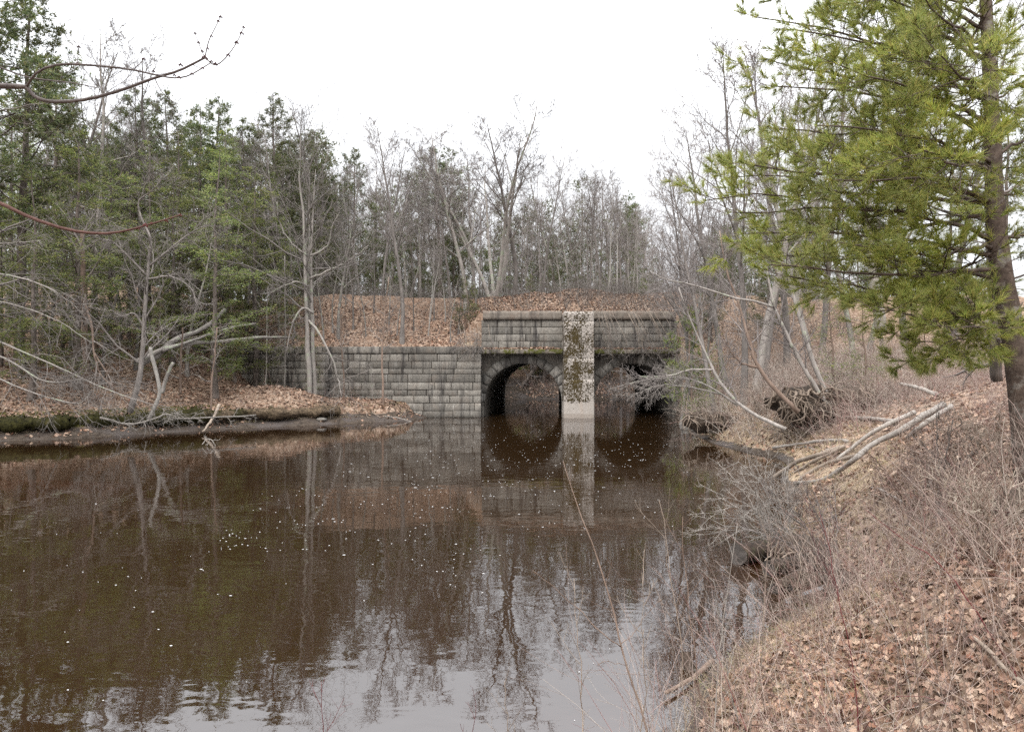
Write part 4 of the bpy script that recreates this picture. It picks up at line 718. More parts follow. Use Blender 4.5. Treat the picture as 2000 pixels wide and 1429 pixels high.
roots('root_bank', 'undercut dark soil bank hung with bare roots below the leaning trees', 'roots', P(1600, 790, 22.4)+[0, .75, -.1], (1.35, .8, .66), 110, 3, rad=.042)
roots('root_bank', 'smaller undercut bank with roots right of the big root tangle', 'roots', P(1680, 775, 22.0)+[0, .6, -.15], (1.0, .6, .42), 50, 4, rad=.03)
roots('root_bank', 'root tangle with loose stones at the water below the bridge end', 'roots', P(1395, 818, 28.0)+[0, .45, -.15], (1.1, .55, .42), 60, 5, rad=.035)
roots('root_bank', 'mossy root clump above the cove behind the sawn log', 'roots', P(1570, 1092, 10.4)+[.1, .4, -.05], (.52, .35, .3), 34, 6, rad=.018)
roots('root_bank', 'dark root clump at the right edge of the leafy slope', 'roots', hit(1985, 1000)+[.1, 0, .0], (.35, .25, .22), 30, 8, rad=.015)
# leaning trees over the root bank
g3 = 'leaning trees of the right bank'
for k, (st, mat, lab, sub) in enumerate([
    ([([(1535, 838, 21.4), (1490, 818, 21.8), (1440, 785, 22.2), (1400, 735, 22.6), (1378, 690, 23), (1350, 630, 23.2), (1325, 560, 23.2)], .065, .02), ([(1392, 722, 22.7), (1350, 722, 22.7), (1300, 735, 22.7), (1250, 735, 22.7)], .04, .012)], GREYP, 'grey trunk leaning far left, lowest of the leaning trees by the roots', (13, .3, 1., (25, 60), .3, 6, 3, .12, .03, .006)),
    ([([(1560, 805, 21.8), (1525, 770, 22), (1482, 718, 22.3), (1462, 660, 22.6), (1445, 600, 23), (1420, 530, 23.2), (1405, 450, 23.4)], .085, .02), ([(1482, 718, 22.3), (1450, 710, 22.2), (1430, 690, 22), (1415, 665, 22)], .04, .012)], BROWNST, 'dark brown trunk leaning left between the two grey ones', (14, .3, 1., (25, 60), .3, 6, 4, .12, .06, .006)),
    ([([(1622, 800, 22.3), (1580, 735, 22.4), (1555, 690, 22.5), (1530, 640, 22.6), (1512, 600, 22.7)], .075, .045), ([(1512, 600, 22.7), (1470, 588, 22.5), (1420, 578, 22.2), (1360, 558, 22), (1300, 545, 22), (1270, 530, 22)], .045, .012), ([(1512, 600, 22.7), (1500, 540, 22.9), (1490, 470, 23), (1470, 380, 23.2)], .045, .012)], GREYP, 'grey trunk with one long limb arching left towards the bridge', (14, .3, 1., (25, 60), .3, 6, 4, .12, .05, .006)),
    ([([(1630, 796, 22.7), (1592, 720, 23), (1568, 640, 23.4), (1545, 560, 23.8), (1530, 470, 24), (1525, 360, 24.2), (1515, 230, 24.4)], .085, .025)], GREYP, 'tallest grey trunk leaning left out of the root bank', (16, .35, 1., (25, 55), .26, 7, 4, .1, .06, .006)),
    ([([(1440, 792, 27), (1410, 770, 27), (1372, 748, 27), (1330, 738, 27.2), (1270, 740, 27.4), (1215, 752, 27.6)], .045, .012), ([(1410, 770, 27), (1340, 755, 27), (1290, 752, 27), (1240, 770, 27)], .035, .010)], GREYP, 'low pale limbed shrub tree reaching left over the water before the right arch', (18, .35, 1., (20, 60), .24, 8, 5, .16, -.05, .006))]):
    custom('leaning_tree', 'bare tree', lab, st, mat, TWIG if k < 4 else TWIGP, 110+k, sub=sub, group=g3)
custom('dead_tree', 'dead tree', 'thick bare grey trunk standing on the right slope left of the big pine', [([(1722, 650, 28), (1716, 600, 28), (1708, 560, 28), (1700, 480, 28), (1692, 350, 28)], .24, .16)], GREYP, TWIG, 121)
custom('dead_tree', 'dead tree', 'grey trunk leaning left behind the leaning trees on the right slope', [([(1580, 680, 27), (1562, 610, 27.2), (1545, 540, 27.4), (1520, 420, 27.8), (1500, 300, 28)], .12, .07)], GREYP, TWIG, 122, sub=(14, .4, 1., (25, 55), .25, 6, 4, .1, .05, .006))

# ------------------------------------------------------------------ big white pine at right
def big_pine():
    g = np.random.default_rng(77); base = np.array([*hit(2012, 850)[:2], 0]); base[1] = 8.0; base[0] = (2022-1000)/F*8; base[2] = gz(base[0], 8.0)-.1
    root = empty('big_white_pine', 'big white pine with bright yellow green needles filling the right side', 'pine tree', tuple(base))
    T = smooth_line([base]+[P(x, y, 8.0) for x, y in ((1992, 740), (1972, 620), (1952, 500), (1943, 400), (1938, 250), (1932, 120), (1925, 0), (1918, -150), (1905, -420))], 30)
    R = np.interp(T[:, 2], [2, 3, 4.5, 6, 8, 10], [.165, .13, .107, .08, .055, .02]); R = R*(1+.04*np.sin(np.arange(30)*2.1))
    mt = MB(); add_tubes(mt, (T-base)[None], R[None], 12); mt.build('trunk', PINEBIG, root, True)
    def tr(z): return np.array([np.interp(z, T[:, 2], T[:, 0]), np.interp(z, T[:, 2], T[:, 1]), z])
    ends = [  # (py on trunk, end px, end py, end depth, sag px)
        (545, 1540, 540, 7.3, 18), (500, 1450, 455, 7.4, -10), (420, 1480, 470, 8.8, 5), (520, 1500, 520, 6.6, 10), (545, 1700, 610, 6.6, 25), (548, 1480, 500, 8.4, -12), (470, 1430, 420, 7.8, -25), (478, 1620, 470, 6.8, 12), (480, 1760, 560, 9.6, 10), (535, 1660, 590, 9.2, 14),
        (400, 1420, 345, 8.6, -20), (392, 1480, 330, 7.0, -10), (385, 1640, 350, 6.2, -10), (400, 1390, 385, 8.0, -8), (330, 1500, 250, 7.6, -15), (320, 1600, 240, 6.4, -10), (325, 1540, 290, 9.4, -10), (270, 1490, 120, 8.2, -20), (262, 1530, 170, 7.0, -15), (255, 1650, 130, 6.3, -10),
        (200, 1480, 30, 7.8, -20), (190, 1560, 60, 6.8, -15), (185, 1620, 20, 9.0, -10), (120, 1500, -60, 8., -15), (110, 1640, -40, 6.8, -10), (60, 1560, -110, 8.5, -10), (40, 1700, -60, 6.9, -8), (0, 1600, -150, 7.6, -10), (-60, 1680, -180, 8.2, -5),
        (540, 2250, 470, 7.4, 10), (470, 2300, 330, 8.0, 20), (390, 2260, 250, 7.2, 10), (300, 2240, 160, 8.4, 5), (200, 2200, 60, 7.6, 0), (100, 2150, -60, 7.6, 0),
        (330, 1800, 290, 5.6, 5),  (200, 1840, 110, 5.6, 0), (100, 1800, -10, 5.8, 0), (540, 1850, 560, 10.8, 8), (440, 1750, 380, 10.6, 0), (340, 1700, 260, 10.6, 0), (240, 1720, 140, 10.4, 0), (130, 1760, 20, 10.2, 0), (600, 1790, 665, 7.2, 18), (655, 1760, 705, 8.6, 12), (610, 1860, 640, 6.4, 8)]
    Ls = []; Rs = []
    for py, ex, ey, eY, sag in ends:
        a = tr(CAMZ+(HY-py)/F*8.0); b = P(ex, ey, eY); m = (a+b)/2; m[2] -= sag/F*8*1.6; c = a*.8+b*.2; c[2] = a[2]*.8+b[2]*.2-sag/F*8*.9
        l = smooth_line([a, c, m, b], 12); l = wob(g, l, .02); Ls.append(l-base); r0 = .030*min(1.25, np.linalg.norm(b-a)/3.2); Rs.append(np.linspace(r0, .006, 12))
    P1 = np.array(Ls); R1 = np.array(Rs); ml = MB(); add_tubes(ml, P1, R1, 6); 
    P2, R2 = grow(g, P1, R1, 15, .30, 1., (32, 62), .235, 6, .07, .05, .5, .35, flat=.6, rmin=.0045, taper=.35); add_tubes(ml, P2, R2, 4)
    P3, R3 = grow(g, P2, R2, 6, .25, 1., (28, 58), .42, 4, .08, .08, .6, .5, flat=.9, rmin=.0028, taper=.4); add_tubes(ml, P3, R3, 3)
    ml.build('limbs', PINELIMB, root, True)
    fo = MB()
    for PQ, ts, n in ((P3, (.62, .8, 1.), 19), (P2, (.84, .92, 1.), 18), (P1, (.93, .97, 1.), 18)):
        for t in ts:
            p, d = lerp_along(PQ, t); v, tri = needles(g, p, d+[0, 0, .10], n, .118, .0055, .42); fo.add(v, None, tri)
    fo.build('needles', PINEF, root)
    return root
PINEBIG = m_bark('big_pine_bark', (.035, .025, .02), (.105, .078, .062), 14, .9, (.14, .125, .11))
PINELIMB = m_bark('pine_limb_bark', (.03, .022, .018), (.10, .075, .06), 10, 1)
big_pine()
custom('pine_trunk', 'pine tree', 'dark pine trunk just behind the big pine at the right edge', [([(1948, 745, 10.5), (1945, 680, 10.5), (1940, 600, 10.5), (1935, 480, 10.5), (1930, 300, 10.5)], .085, .06)], PINEB, TWIG, 131, sub=(18, .1, 1., (60, 95), .22, 6, 3, .12, .02, .004))
# ------------------------------------------------------------------ overhanging maple at upper left
def maple():
    base = np.array([-4.6, 1.9, gz(-4.6, 1.9)-.1]); root = empty('overhanging_maple', 'bare maple outside the left edge reaching two budded branches into view', 'maple tree', tuple(base))
    t = smooth_line([base, base+[.15, .1, 2.], base+[.3, .2, 4.], base+[.2, .3, 6.5]], 14); mb = MB(); add_tubes(mb, (t-base)[None], np.linspace(.11, .04, 14)[None], 8); mb.build('trunk', GREY, root, True)
    def br(name, segs, mat, buds, budmat):
        mb = MB()
        for pts, r0, r1 in segs:
            l = line(pts, 18) if len(pts[0]) == 3 and not isinstance(pts[0], np.ndarray) else smooth_line(pts, 18); add_tubes(mb, (l-base)[None], np.linspace(r0, r1, 18)[None], 6)
        o = mb.build(name, mat, root, True); mb = MB()
        for px, py, Y, r in buds:
            c = P(px, py, Y)-base
            for dx, dz in ((-r*1.3, r*.4), (r*1.3, -r*.3), (0, r*1.2)):
                q = c+[dx, 0, dz]; l = np.array([q-[0, 0, r], q-[0, 0, r*.4], q+[0, 0, r*.4], q+[0, 0, r*1.1]]); add_tubes(mb, l[None], np.array([[r*.3, r*.9, r*.8, r*.1]]), 6)
        b = mb.build('buds', budmat, o, True)
    a1 = base+[.27, .2, 2.9]; a2 = base+[.2, .12, 2.4]
    br('upper_branch', [([a1, P(-700, 150, 2.3), P(-250, 160, 2.45), P(0, 168, 2.5), P(52, 170, 2.5)], .018, .0078), ([(52, 170, 2.5), (70, 190, 2.5), (105, 199, 2.5), (170, 194, 2.5), (240, 175, 2.5), (300, 153, 2.5), (350, 138, 2.5), (400, 113, 2.5)], .0075, .0038), ([(52, 170, 2.5), (72, 142, 2.45), (115, 126, 2.45), (180, 128, 2.45), (250, 135, 2.45), (320, 150, 2.45), (350, 152, 2.45), (375, 145, 2.45), (413, 122, 2.45)], .0048, .0018),
        ([(400, 113, 2.5), (408, 80, 2.5), (420, 55, 2.5), (431, 33, 2.5)], .0022, .0014), ([(400, 113, 2.5), (390, 90, 2.5), (381, 66, 2.5)], .002, .0012), ([(400, 113, 2.5), (420, 127, 2.5), (440, 114, 2.5), (462, 84, 2.5), (476, 54, 2.5)], .0026, .0014), ([(152, 126, 2.45), (152, 110, 2.45), (154, 92, 2.45)], .0016, .001), ([(262, 135, 2.45), (272, 126, 2.45), (281, 116, 2.45)], .0016, .001), ([(302, 153, 2.5), (315, 178, 2.5), (332, 195, 2.5), (352, 206, 2.5)], .002, .001), ([(375, 126, 2.5), (388, 132, 2.5), (396, 134, 2.5)], .0015, .001),
        ([P(-60, 110, 2.6), P(0, 132, 2.6), P(60, 152, 2.6), P(140, 162, 2.6), P(190, 172, 2.6)], .004, .0015)], MAPLE, [(431, 34, 2.5, .0035), (426, 42, 2.5, .003), (413, 72, 2.5, .003), (406, 96, 2.5, .003), (381, 66, 2.5, .003), (388, 84, 2.5, .003), (395, 101, 2.5, .003), (400, 114, 2.5, .0055), (421, 126, 2.5, .004), (446, 109, 2.5, .004), (462, 84, 2.5, .004), (472, 66, 2.5, .004), (476, 54, 2.5, .003), (413, 121, 2.45, .003), (396, 134, 2.45, .003), (375, 145, 2.45, .003), (350, 152, 2.45, .0035), (341, 148, 2.45, .003), (353, 128, 2.5, .004), (300, 140, 2.5, .003), (281, 116, 2.45, .003), (154, 92, 2.45, .003), (152, 125, 2.45, .0035)], BUD)
    br('lower_branch', [([a2, P(-500, 200, 2.3), P(-160, 330, 2.45), P(0, 397, 2.5), P(60, 425, 2.5), P(130, 448, 2.5), P(190, 456, 2.5), P(240, 452, 2.5), P(300, 436, 2.5), P(352, 420, 2.5)], .011, .002)], MAPLER, [(352, 421, 2.5, .003), (325, 432, 2.5, .003), (284, 441, 2.5, .0045), (270, 447, 2.5, .003), (296, 437, 2.5, .003)], REDST)
MAPLE = m_bark('maple_twig', (.055, .045, .045), (.13, .11, .10), 30, 1); MAPLER = m_bark('reddish_maple_twig', (.05, .025, .02), (.11, .06, .05), 30, 1); BUD = m_bark('dark_bud', (.03, .018, .02), (.07, .035, .035), 30, 1)
maple()
# ------------------------------------------------------------------ shrubs and saplings in the foreground
def shrub(name, label, cat, base, tips, r, mat, seed, sub, group=None, n=14):
    """stems fan from one base point to tips given in pixels with depth"""
    st = []; b = np.array(base)
    for tp in tips:
        e = P(*tp); m = (b+e)/2+np.array([0, 0, .12*np.linalg.norm(e-b)]); st.append((smooth_line([b-[0, 0, .05], b*.7+m*.3, m, e], 16), r, r*.3))
    return custom(name, cat, label, st, mat, mat, seed, base=b, sub=sub, group=group, parts=('stems', 'crown'), sides=6, wobble=.008)
shrub('pale_shrub', 'pale leafless shrub fanning out over the water behind the sawn log', 'shrub', hit(1545, 1068), [(1440, 900, 13.5), (1470, 905, 12.5), (1395, 960, 12.5), (1350, 1035, 12), (1375, 1000, 11.6), (1500, 930, 12), (1425, 930, 13), (1370, 1045, 11.5), (1530, 920, 12.5), (1410, 985, 11)], .012, DRIFT, 141, (9, .25, 1., (20, 50), .32, 5, 3, .1, .02, .004))
shrub('young_tree', 'grey stemmed young tree at the cove with branches leaning to the water', 'shrub', hit(1638, 1165), [(1600, 1080, 8.7), (1500, 950, 8.2), (1520, 990, 7.8), (1560, 930, 8.6), (1590, 960, 9), (1450, 1030, 8.2), (1630, 960, 9.2)], .014, TWIG, 142, (8, .35, 1., (20, 50), .28, 4, 2, .1, .04, .003))
shrub('forked_shrub', 'dark forked shrub on the leafy slope below the bleached poles', 'shrub', hit(1778, 1008), [(1690, 880, 10), (1720, 930, 9.6), (1745, 860, 10.4), (1800, 870, 10.4), (1840, 900, 10), (1680, 960, 9.4), (1770, 840, 10.6)], .012, BROWNST, 143, (8, .35, 1., (20, 50), .3, 4, 2, .1, .04, .003))
shrub('crooked_shrub', 'crooked grey stem bending right then up beside the forked shrub', 'shrub', hit(1832, 1020), [(1872, 930, 9.2), (1860, 820, 9.2), (1830, 800, 9.2), (1900, 880, 9)], .015, GREY, 144, (9, .4, 1., (20, 55), .3, 4, 2, .12, .04, .003))
shrub('red_cane', 'arching dark red cane curving down across the lower right slope', 'cane', hit(1998, 1330), [(1690, 995, 4.6)], .006, REDST, 145, None)
b = np.array([.86, 4.25, gz(.86, 4.25)])
custom('tall_sapling', 'sapling', 'tallest thin sapling leaning left across the water at bottom centre', [(smooth_line([b, P(1265, 1429, 4.3), P(1232, 1330, 4.4), P(1213, 1262, 4.45), P(1195, 1180, 4.5), P(1160, 1070, 4.55), P(1125, 980, 4.6), P(1101, 900, 4.65)], 16), .0085, .0022), ([(1213, 1262, 4.45), (1180, 1240, 4.4), (1130, 1190, 4.4), (1080, 1145, 4.35), (1040, 1112, 4.3)], .004, .0016), ([(1213, 1256, 4.45), (1235, 1240, 4.5), (1250, 1215, 4.5), (1290, 1170, 4.5)], .003, .0012), ([(1222, 1298, 4.4), (1200, 1294, 4.35), (1180, 1290, 4.3), (1168, 1300, 4.3)], .002, .001)], BROWNST, BROWNST, 151, sub=(5, .5, 1., (20, 50), .08, 0, 0, .08, .03, .0012), sides=6, wobble=.003, parts=('stem', 'crown'))
sap = [(1345, 1429, 4.4, 1290, 975, 'thin upright sapling right of the tallest one at bottom'), (1405, 1429, 4.5, 1330, 1010, 'brown thin stem leaning left by the sunken branch'), (1130, 1460, 4.3, 1120, 1130, 'thin straight tan stem at the bottom edge left of the tallest sapling'), (935, 1460, 4.4, 930, 1370, 'short reddish shoot at the bottom edge left of centre'), (620, 1460, 4.5, 626, 1330, 'lone forked shoot at the bottom edge far left'), (1040, 1470, 4.2, 985, 1330, 'small branching shoot at the bottom centre over the sky reflection'), (1450, 1429, 4.6, 1500, 1040, 'slender tan stem rising from the near shore grass'), (1480, 1440, 4.4, 1395, 1130, 'pale leaning stem crossing the orange shallows'), (1235, 1470, 4.2, 1255, 1120, 'fine twiggy shoot close right of the tallest sapling'), (1390, 1450, 4.2, 1440, 1020, 'pale thick cane standing at the near waterline'), (1700, 1420, 4.0, 1600, 1000, 'reddish stem leaning left on the near leaf slope'), (1830, 1429, 3.8, 1760, 900, 'tall brown stem at right of the near leaf slope'), (1900, 1429, 3.6, 1830, 1010, 'brown cane standing among near leaves at lower right'), (1600, 1429, 4.2, 1560, 1080, 'thin pale stem in the middle of the near leaf slope'), (1960, 1300, 4.6, 1900, 840, 'long thin stem at the right edge before the big pine')]
for k, (bx, by, Y, tx, ty, lab) in enumerate(sap):
    x = (bx-1000)/F*Y; bb = np.array([x, Y, gz(x, Y)-.03]); e = P(tx, ty, Y+.15); m = (bb+e)/2+np.array([.04*(-1)**k, 0, 0])
    gmat = (TANST, BROWNST, TANST, REDST, REDST, TANST, TANST, DRIFT, TANST, DRIFT, REDST, BROWNST, BROWNST, TANST, BROWNST)[k]
    custom('thin_sapling', 'sapling', lab, [(smooth_line([bb, m, e], 16), .0055, .0016)], gmat, gmat, 160+k, sub=(7, .3, 1., (22, 48), .22, 3, 0, .07, .06, .0013), sides=5, wobble=.006, group='thin saplings of the near shore', parts=('stem', 'crown'))
for k, (px, py, h, lab) in enumerate([(1480, 812, 1.2, 'tan twiggy shrub at the waterline left of the root bank'), (1360, 800, 1.6, 'bushy tan shrub hiding the right foot of the bridge'), (1700, 745, 1.3, 'dense brown bush on top of the smaller root bank'), (1600, 735, 1.1, 'dry bush crowning the big root tangle'), (1850, 1010, .8, 'low brown shrub right of the crooked stem'), (1950, 960, 1.0, 'brown bush at the foot of the big pine'), (1560, 1010, .6, 'reddish low shrub over the undercut between poles and sawn log'), (1930, 1100, .7, 'reddish bush on the right leaf slope above the red cane')]):
    bs = hit(px, py); g = np.random.default_rng(200+k); st = []
    for j in range(14):
        e = bs+np.array([g.normal(0, .45)*h, g.normal(0, .35)*h, h*g.uniform(.6, 1.1)]); m = (bs+e)/2+np.array([0, 0, .15*h]); st.append((smooth_line([bs+g.normal(0, .08, 3)*[1, 1, 0], m, e], 16), .006+.002*h, .003))
    mt = CANE if k in (4, 6, 7) else TANST
    custom('twiggy_shrub', 'shrub', lab, st, mt, mt, 220+k, base=bs, sub=(6, .25, 1., (20, 55), .35, 4, 2, .12, .03, .0032), group='twiggy shrubs of the right bank', parts=('stems', 'crown'), sides=4)
# hanging roots and brush on the bridge ends
for k, (pts, lab) in enumerate([([(925, 640), (930, 668), (918, 690)], 'dry brush clump hanging over the wall top beside the parapet'), ([(1182, 600), (1190, 640), (1200, 690)], 'dry brush hanging on the ledge right of the concrete pier'), ([(1260, 600), (1280, 650), (1290, 690)], 'tangled dry vines draping the right half of the parapet')]):
    g = np.random.default_rng(240+k); st = []
    for j in range(20 if k != 1 else 10):
        Yd = 41.0 if k else 40.9; o = np.array([g.normal(0, (.5, .35, .9)[k]), g.normal(0, .1), g.normal(0, .25)]); p = [P(*q_, Yd)+o for q_ in pts]; p[0][1] += .8; p[2][:2] += g.normal(0, .3, 2); st.append((smooth_line(p, 16), .012, .006))
    custom('hanging_brush', 'brush', lab, st, TANST, TWIGP, 250+k, sub=(6, .2, 1., (20, 70), .4, 4, 0, .18, -.03, .006), group='dry brush hanging on the bridge', parts=('stems', 'crown'), sides=4)
# loose stones by the water
for k, (px, py, s, lab) in enumerate([(1342, 838, .34, 'flat tan stone at the water by the bridge end, largest of three'), (1360, 842, .26, 'middle tan stone beside the largest flat one'), (1352, 828, .2, 'smallest tan stone behind the flat ones'), (628, 822, .28, 'pale stone in the mud of the left tip')]):
    c = hit(px, py); g = np.random.default_rng(260+k); u, vv = np.meshgrid(np.linspace(0, 2*math.pi, 15)[:-1], np.linspace(0, math.pi, 9)); S = np.stack([np.sin(vv)*np.cos(u)*s, np.sin(vv)*np.sin(u)*s*.8, np.cos(vv)*s*.4], -1)*(1+.3*fbm(np.cos(u)*1.5+k*9, vv*1.5, 3)[..., None])
    i = np.arange(u.size).reshape(u.shape); nx = np.roll(i, -1, 1); mb = MB(); mb.add(S, np.stack([i[:-1], i[1:], nx[1:], nx[:-1]], -1).reshape(-1, 4)); o = mb.build('stone', RING, None, True); o.location = c+[0, 0, s*.12]; tag(o, lab, 'stone', 'loose stones at the waterline')

# ------------------------------------------------------------------ stuff: leaves, grass, brush, moss, foam
g = np.random.default_rng(300)
def scatter(n, x0, x1, y0, y1, dmin=.35, dmax=99, cone=True, cove=False):
    x = g.uniform(x0, x1, n); y = g.uniform(y0, y1, n)
    if cone: m = (np.abs(x) < .80*y+1.2); x = x[m]; y = y[m]
    d = sdist(x, y); m = (d > dmin) & (d < dmax) & ((not cove) | (((x-4.2)/.9)**2+((y-9.5)/1.2)**2 > 1)); return x[m], y[m], d[m]
def leaf_faces(x, y, z, size, rich, tilt=.5, flatter=1.):
    n = len(x); s = size*g.uniform(.6, 1.25, n)
    e = .05; nxy = np.stack([-(ground(x+e, y)-ground(x-e, y))/(2*e), -(ground(x, y+e)-ground(x, y-e))/(2*e), np.ones(n)], -1); nxy[:, :2] = np.clip(nxy[:, :2], -1.2, 1.2)
    N_ = nrm(nrm(nxy)+g.normal(0, tilt, (n, 3))); a = nrm(np.cross(N_, g.normal(0, 1, (n, 3)))); b = np.cross(N_, a)
    if rich:
        st = np.array([0, .12, .26, .36, .5, .6, .76, .86, 1.]); wd = np.array([.02, .10, .30, .16, .38, .20, .33, .15, .0])
    else: st = np.array([0, .5, 1.]); wd = np.array([.08, .36, .06])
    m = len(st); cu = g.uniform(-.5, .7, n)[:, None]; fo = g.uniform(-.15, .6, n)[:, None]
    c = np.stack([x, y, z], -1)[:, None]; al = (st-.5)[None]*s[:, None]; up = cu*s[:, None]*((st-.5)**2)[None]*1.6
    asym = 1+g.normal(0, .18, (n, m)); W_ = wd[None]*s[:, None]*asym
    mid = c+a[:, None]*al[..., None]+N_[:, None]*up[..., None]
    lf = mid+b[:, None]*W_[..., None]+N_[:, None]*(fo*W_)[..., None]; rt = mid-b[:, None]*W_[..., None]+N_[:, None]*(fo*W_)[..., None]
    v = np.stack([lf, mid, rt], 2); i = np.arange(n*m*3).reshape(n, m, 3)
    q = np.concatenate([np.stack([i[:, :-1, 0], i[:, :-1, 1], i[:, 1:, 1], i[:, 1:, 0]], -1).reshape(-1, 4), np.stack([i[:, :-1, 1], i[:, :-1, 2], i[:, 1:, 2], i[:, 1:, 1]], -1).reshape(-1, 4)]); return v.reshape(-1, 3), q
def dens_noise(x, y, lo=.10): return g.random(len(x)) < np.clip(.72+1.7*vnoise(x*.9, y*.9, 41)+.9*vnoise(x*.3, y*.3, 43), lo, 1)
mb = MB()
for n, bx, size, rich, lift in [(30000, (.2, 7.5, 2.0, 8.5), .075, True, .035), (26000, (.2, 7.5, 2.0, 8.5), .045, False, .03), (40000, (2.5, 14, 7.5, 16), .085, False, .03), (26000, (5, 26, 15, 40), .13, False, .04), (46000, (-32, -3, 27, 46), .15, False, .04), (4500, (-4, 12, 62, 75), .2, False, .04)]:
    x, y, d = scatter(n, *bx, dmin=.2); k = dens_noise(x, y); x, y, d = x[k], y[k], d[k]
    z = ground(x, y)
    k = ((z > (.55 if bx[0] < -10 else .07)) | ((z > .05) & (g.random(len(z)) < .3))) & ~((x > -16.6) & (x < -1.8) & (y > 41.1) & (y < 42.3)); x, y, z = x[k], y[k], z[k]
    mb.add(*leaf_faces(x, y, z+g.uniform(.005, lift+.01, len(x)), size, rich))
x = g.uniform(-4, 12.5, 9000); y = g.uniform(43, 48, 9000); mb.add(*leaf_faces(x, y, fillz(x, y)+.03, .15, False))
for x0, x1 in ((-1.8, 3.0), (5.0, 9.6)):
    n = 500; x = g.uniform(x0, x1, n); y = g.uniform(41.45, 42.1, n); mb.add(*leaf_faces(x, y, 4.13+g.uniform(0, .13, n)*(.4+.6*np.abs(vnoise(x*2, y*0, 6))*2), .14, False, .6))
o = mb.build('leaf_litter', LITTER, None, False); tag(o, 'brown fallen leaves strewn over banks, slope and ledge', 'leaf litter', None, 'stuff')
def blades(x, y, z, h, w, lean=.5, n=1, droop=.4):
    k = len(x)*n; x, y, z = np.repeat(x, n), np.repeat(y, n), np.repeat(z, n); d = g.normal(0, lean, (k, 3)); d[:, 2] = 1; d = nrm(d); s = nrm(np.cross(d, g.normal(0, 1, (k, 3)))); l = h*g.uniform(.4, 1.2, (k, 1))
    p = np.stack([x+g.normal(0, .03, k), y+g.normal(0, .03, k), z-.01], -1); m = p+d*l*.55; e = m+(d*[1, 1, .3]-[0, 0, droop*.5])*l*.5
    v = np.stack([p-s*w/2, p+s*w/2, m+s*w*.4, m-s*w*.4, e], 1).reshape(-1, 3); i = np.arange(k)[:, None]*5
    return v, i+np.array([[0, 1, 2, 3]]), i+np.array([[3, 2, 4]])
mb = MB()
x, y, d = scatter(16000, .2, 8, 3.5, 13, .05, 1.9, cove=True); k = (g.random(len(x)) < 1.15-.5*d); x, y = x[k], y[k]; mb.add(*blades(x, y, ground(x, y), .19, .004, 1.0, 5))
x, y, d = scatter(9000, 4, 16, 13, 38, .2, 2.2); mb.add(*blades(x, y, ground(x, y), .3, .010, .8, 4))
x, y, d = scatter(26000, -26, -4.5, 27, 41, .75, 1.5); mb.add(*blades(x, y, ground(x, y), .26, .014, .9, 2, 1.2))
o = mb.build('dry_grass', DRYG); tag(o, 'straw coloured dry grass fringing both shores', 'grass', None, 'stuff')
def canes(n, bx, dmin, dmax, h, r, lean, segs=6, sides=3, sub=0):
    x, y, d = scatter(n, *bx, dmin=dmin, dmax=dmax, cove=True); k = dens_noise(x, y, .1); x, y = x[k], y[k]; n = len(x); p = np.stack([x, y, ground(x, y)-.02], -1)
    dd = g.normal(0, lean, (n, 3)); dd[:, 2] = 1; dd = nrm(dd); l = h*g.uniform(.35, 1.15, n); pts = [p]; bend = g.normal(0, .10, (n, 3))
    for j in range(segs-1): dd = nrm(dd+bend+g.normal(0, .05, dd.shape)-[0, 0, .05]); p = p+dd*(l/(segs-1))[:, None]; pts.append(p)
    PP = np.stack(pts, 1); RR = (r*g.uniform(.5, 1.2, n))[:, None]*np.linspace(1, .4, segs)[None]; add_tubes(mb, PP, RR, sides)
    if sub: P2, R2 = grow(g, PP, RR, sub, .3, 1., (25, 60), .35, 4, .1, .03, .6, .5, rmin=r*.3); add_tubes(mb, P2, R2, 3)
mb = MB()
canes(1700, (.6, 7, 3.2, 8.5), .15, 9, 1.25, .0034, .38, sub=3)
canes(1700, (2.5, 12, 8, 15), .4, 9, 1.05, .0036, .5, sub=4)
canes(4200, (6, 22, 15, 27), .9, 14, 1.1, .0055, .55, sub=5)
canes(1500, (9, 15, 21.5, 27), 1.6, 6, 1.3, .006, .7, sub=6)
canes(3800, (7, 24, 26, 44), .4, 16, 1.5, .0075, .55, sub=5)
canes(1500, (-5, 14, 62, 74), .5, 14, 1.5, .014, .55, sub=5)
canes(900, (-28, -4, 28, 45), 1.5, 20, 1.1, .008, .5, sub=5)
o = mb.build('bramble_thicket', CANE); tag(o, 'tangle of thin leafless canes covering the right bank', 'brush', None, 'stuff')
mb = MB(); canes(5600, (7.5, 17, 22, 43), .3, 8, 1.5, .0105, .65, sub=7); canes(900, (10, 17, 19, 24), 1.5, 7, 1.2, .006, .6, sub=6); canes(900, (.6, 7.5, 3.0, 9), .1, 9, 1.1, .0032, .45, sub=2)
o = mb.build('pale_brush', CANEP); tag(o, 'mass of pale tan twiggy brush over the bank right of the arches', 'brush', None, 'stuff')
mb = MB(); x = g.uniform(-16, 22, 4200); y = g.uniform(42.9, 48.5, 4200); k = g.random(4200) < np.clip(.38+.5*sst(2, 5, x)+.5*sst(46, 47.5, y), 0, 1); x, y = x[k], y[k]; n = len(x); p = np.stack([x, y, np.maximum(ground(x, y), np.where((x > -4.2) & (x < 12.8), fillz(x, y), -9))], -1)
dd = g.normal(0, .5, (n, 3)); dd[:, 2] = 1; PP = np.stack([p, p+nrm(dd)*.5, p+nrm(dd)*.9+g.normal(0, .15, (n, 3))], 1); RR = np.tile(np.array([.009, .006, .004]), (n, 1)); add_tubes(mb, PP, RR, 3); P2, R2 = grow(g, PP, RR, 5, .2, 1., (25, 70), .45, 4, .15, 0, .6, .5, rmin=.004); add_tubes(mb, P2, R2, 3)
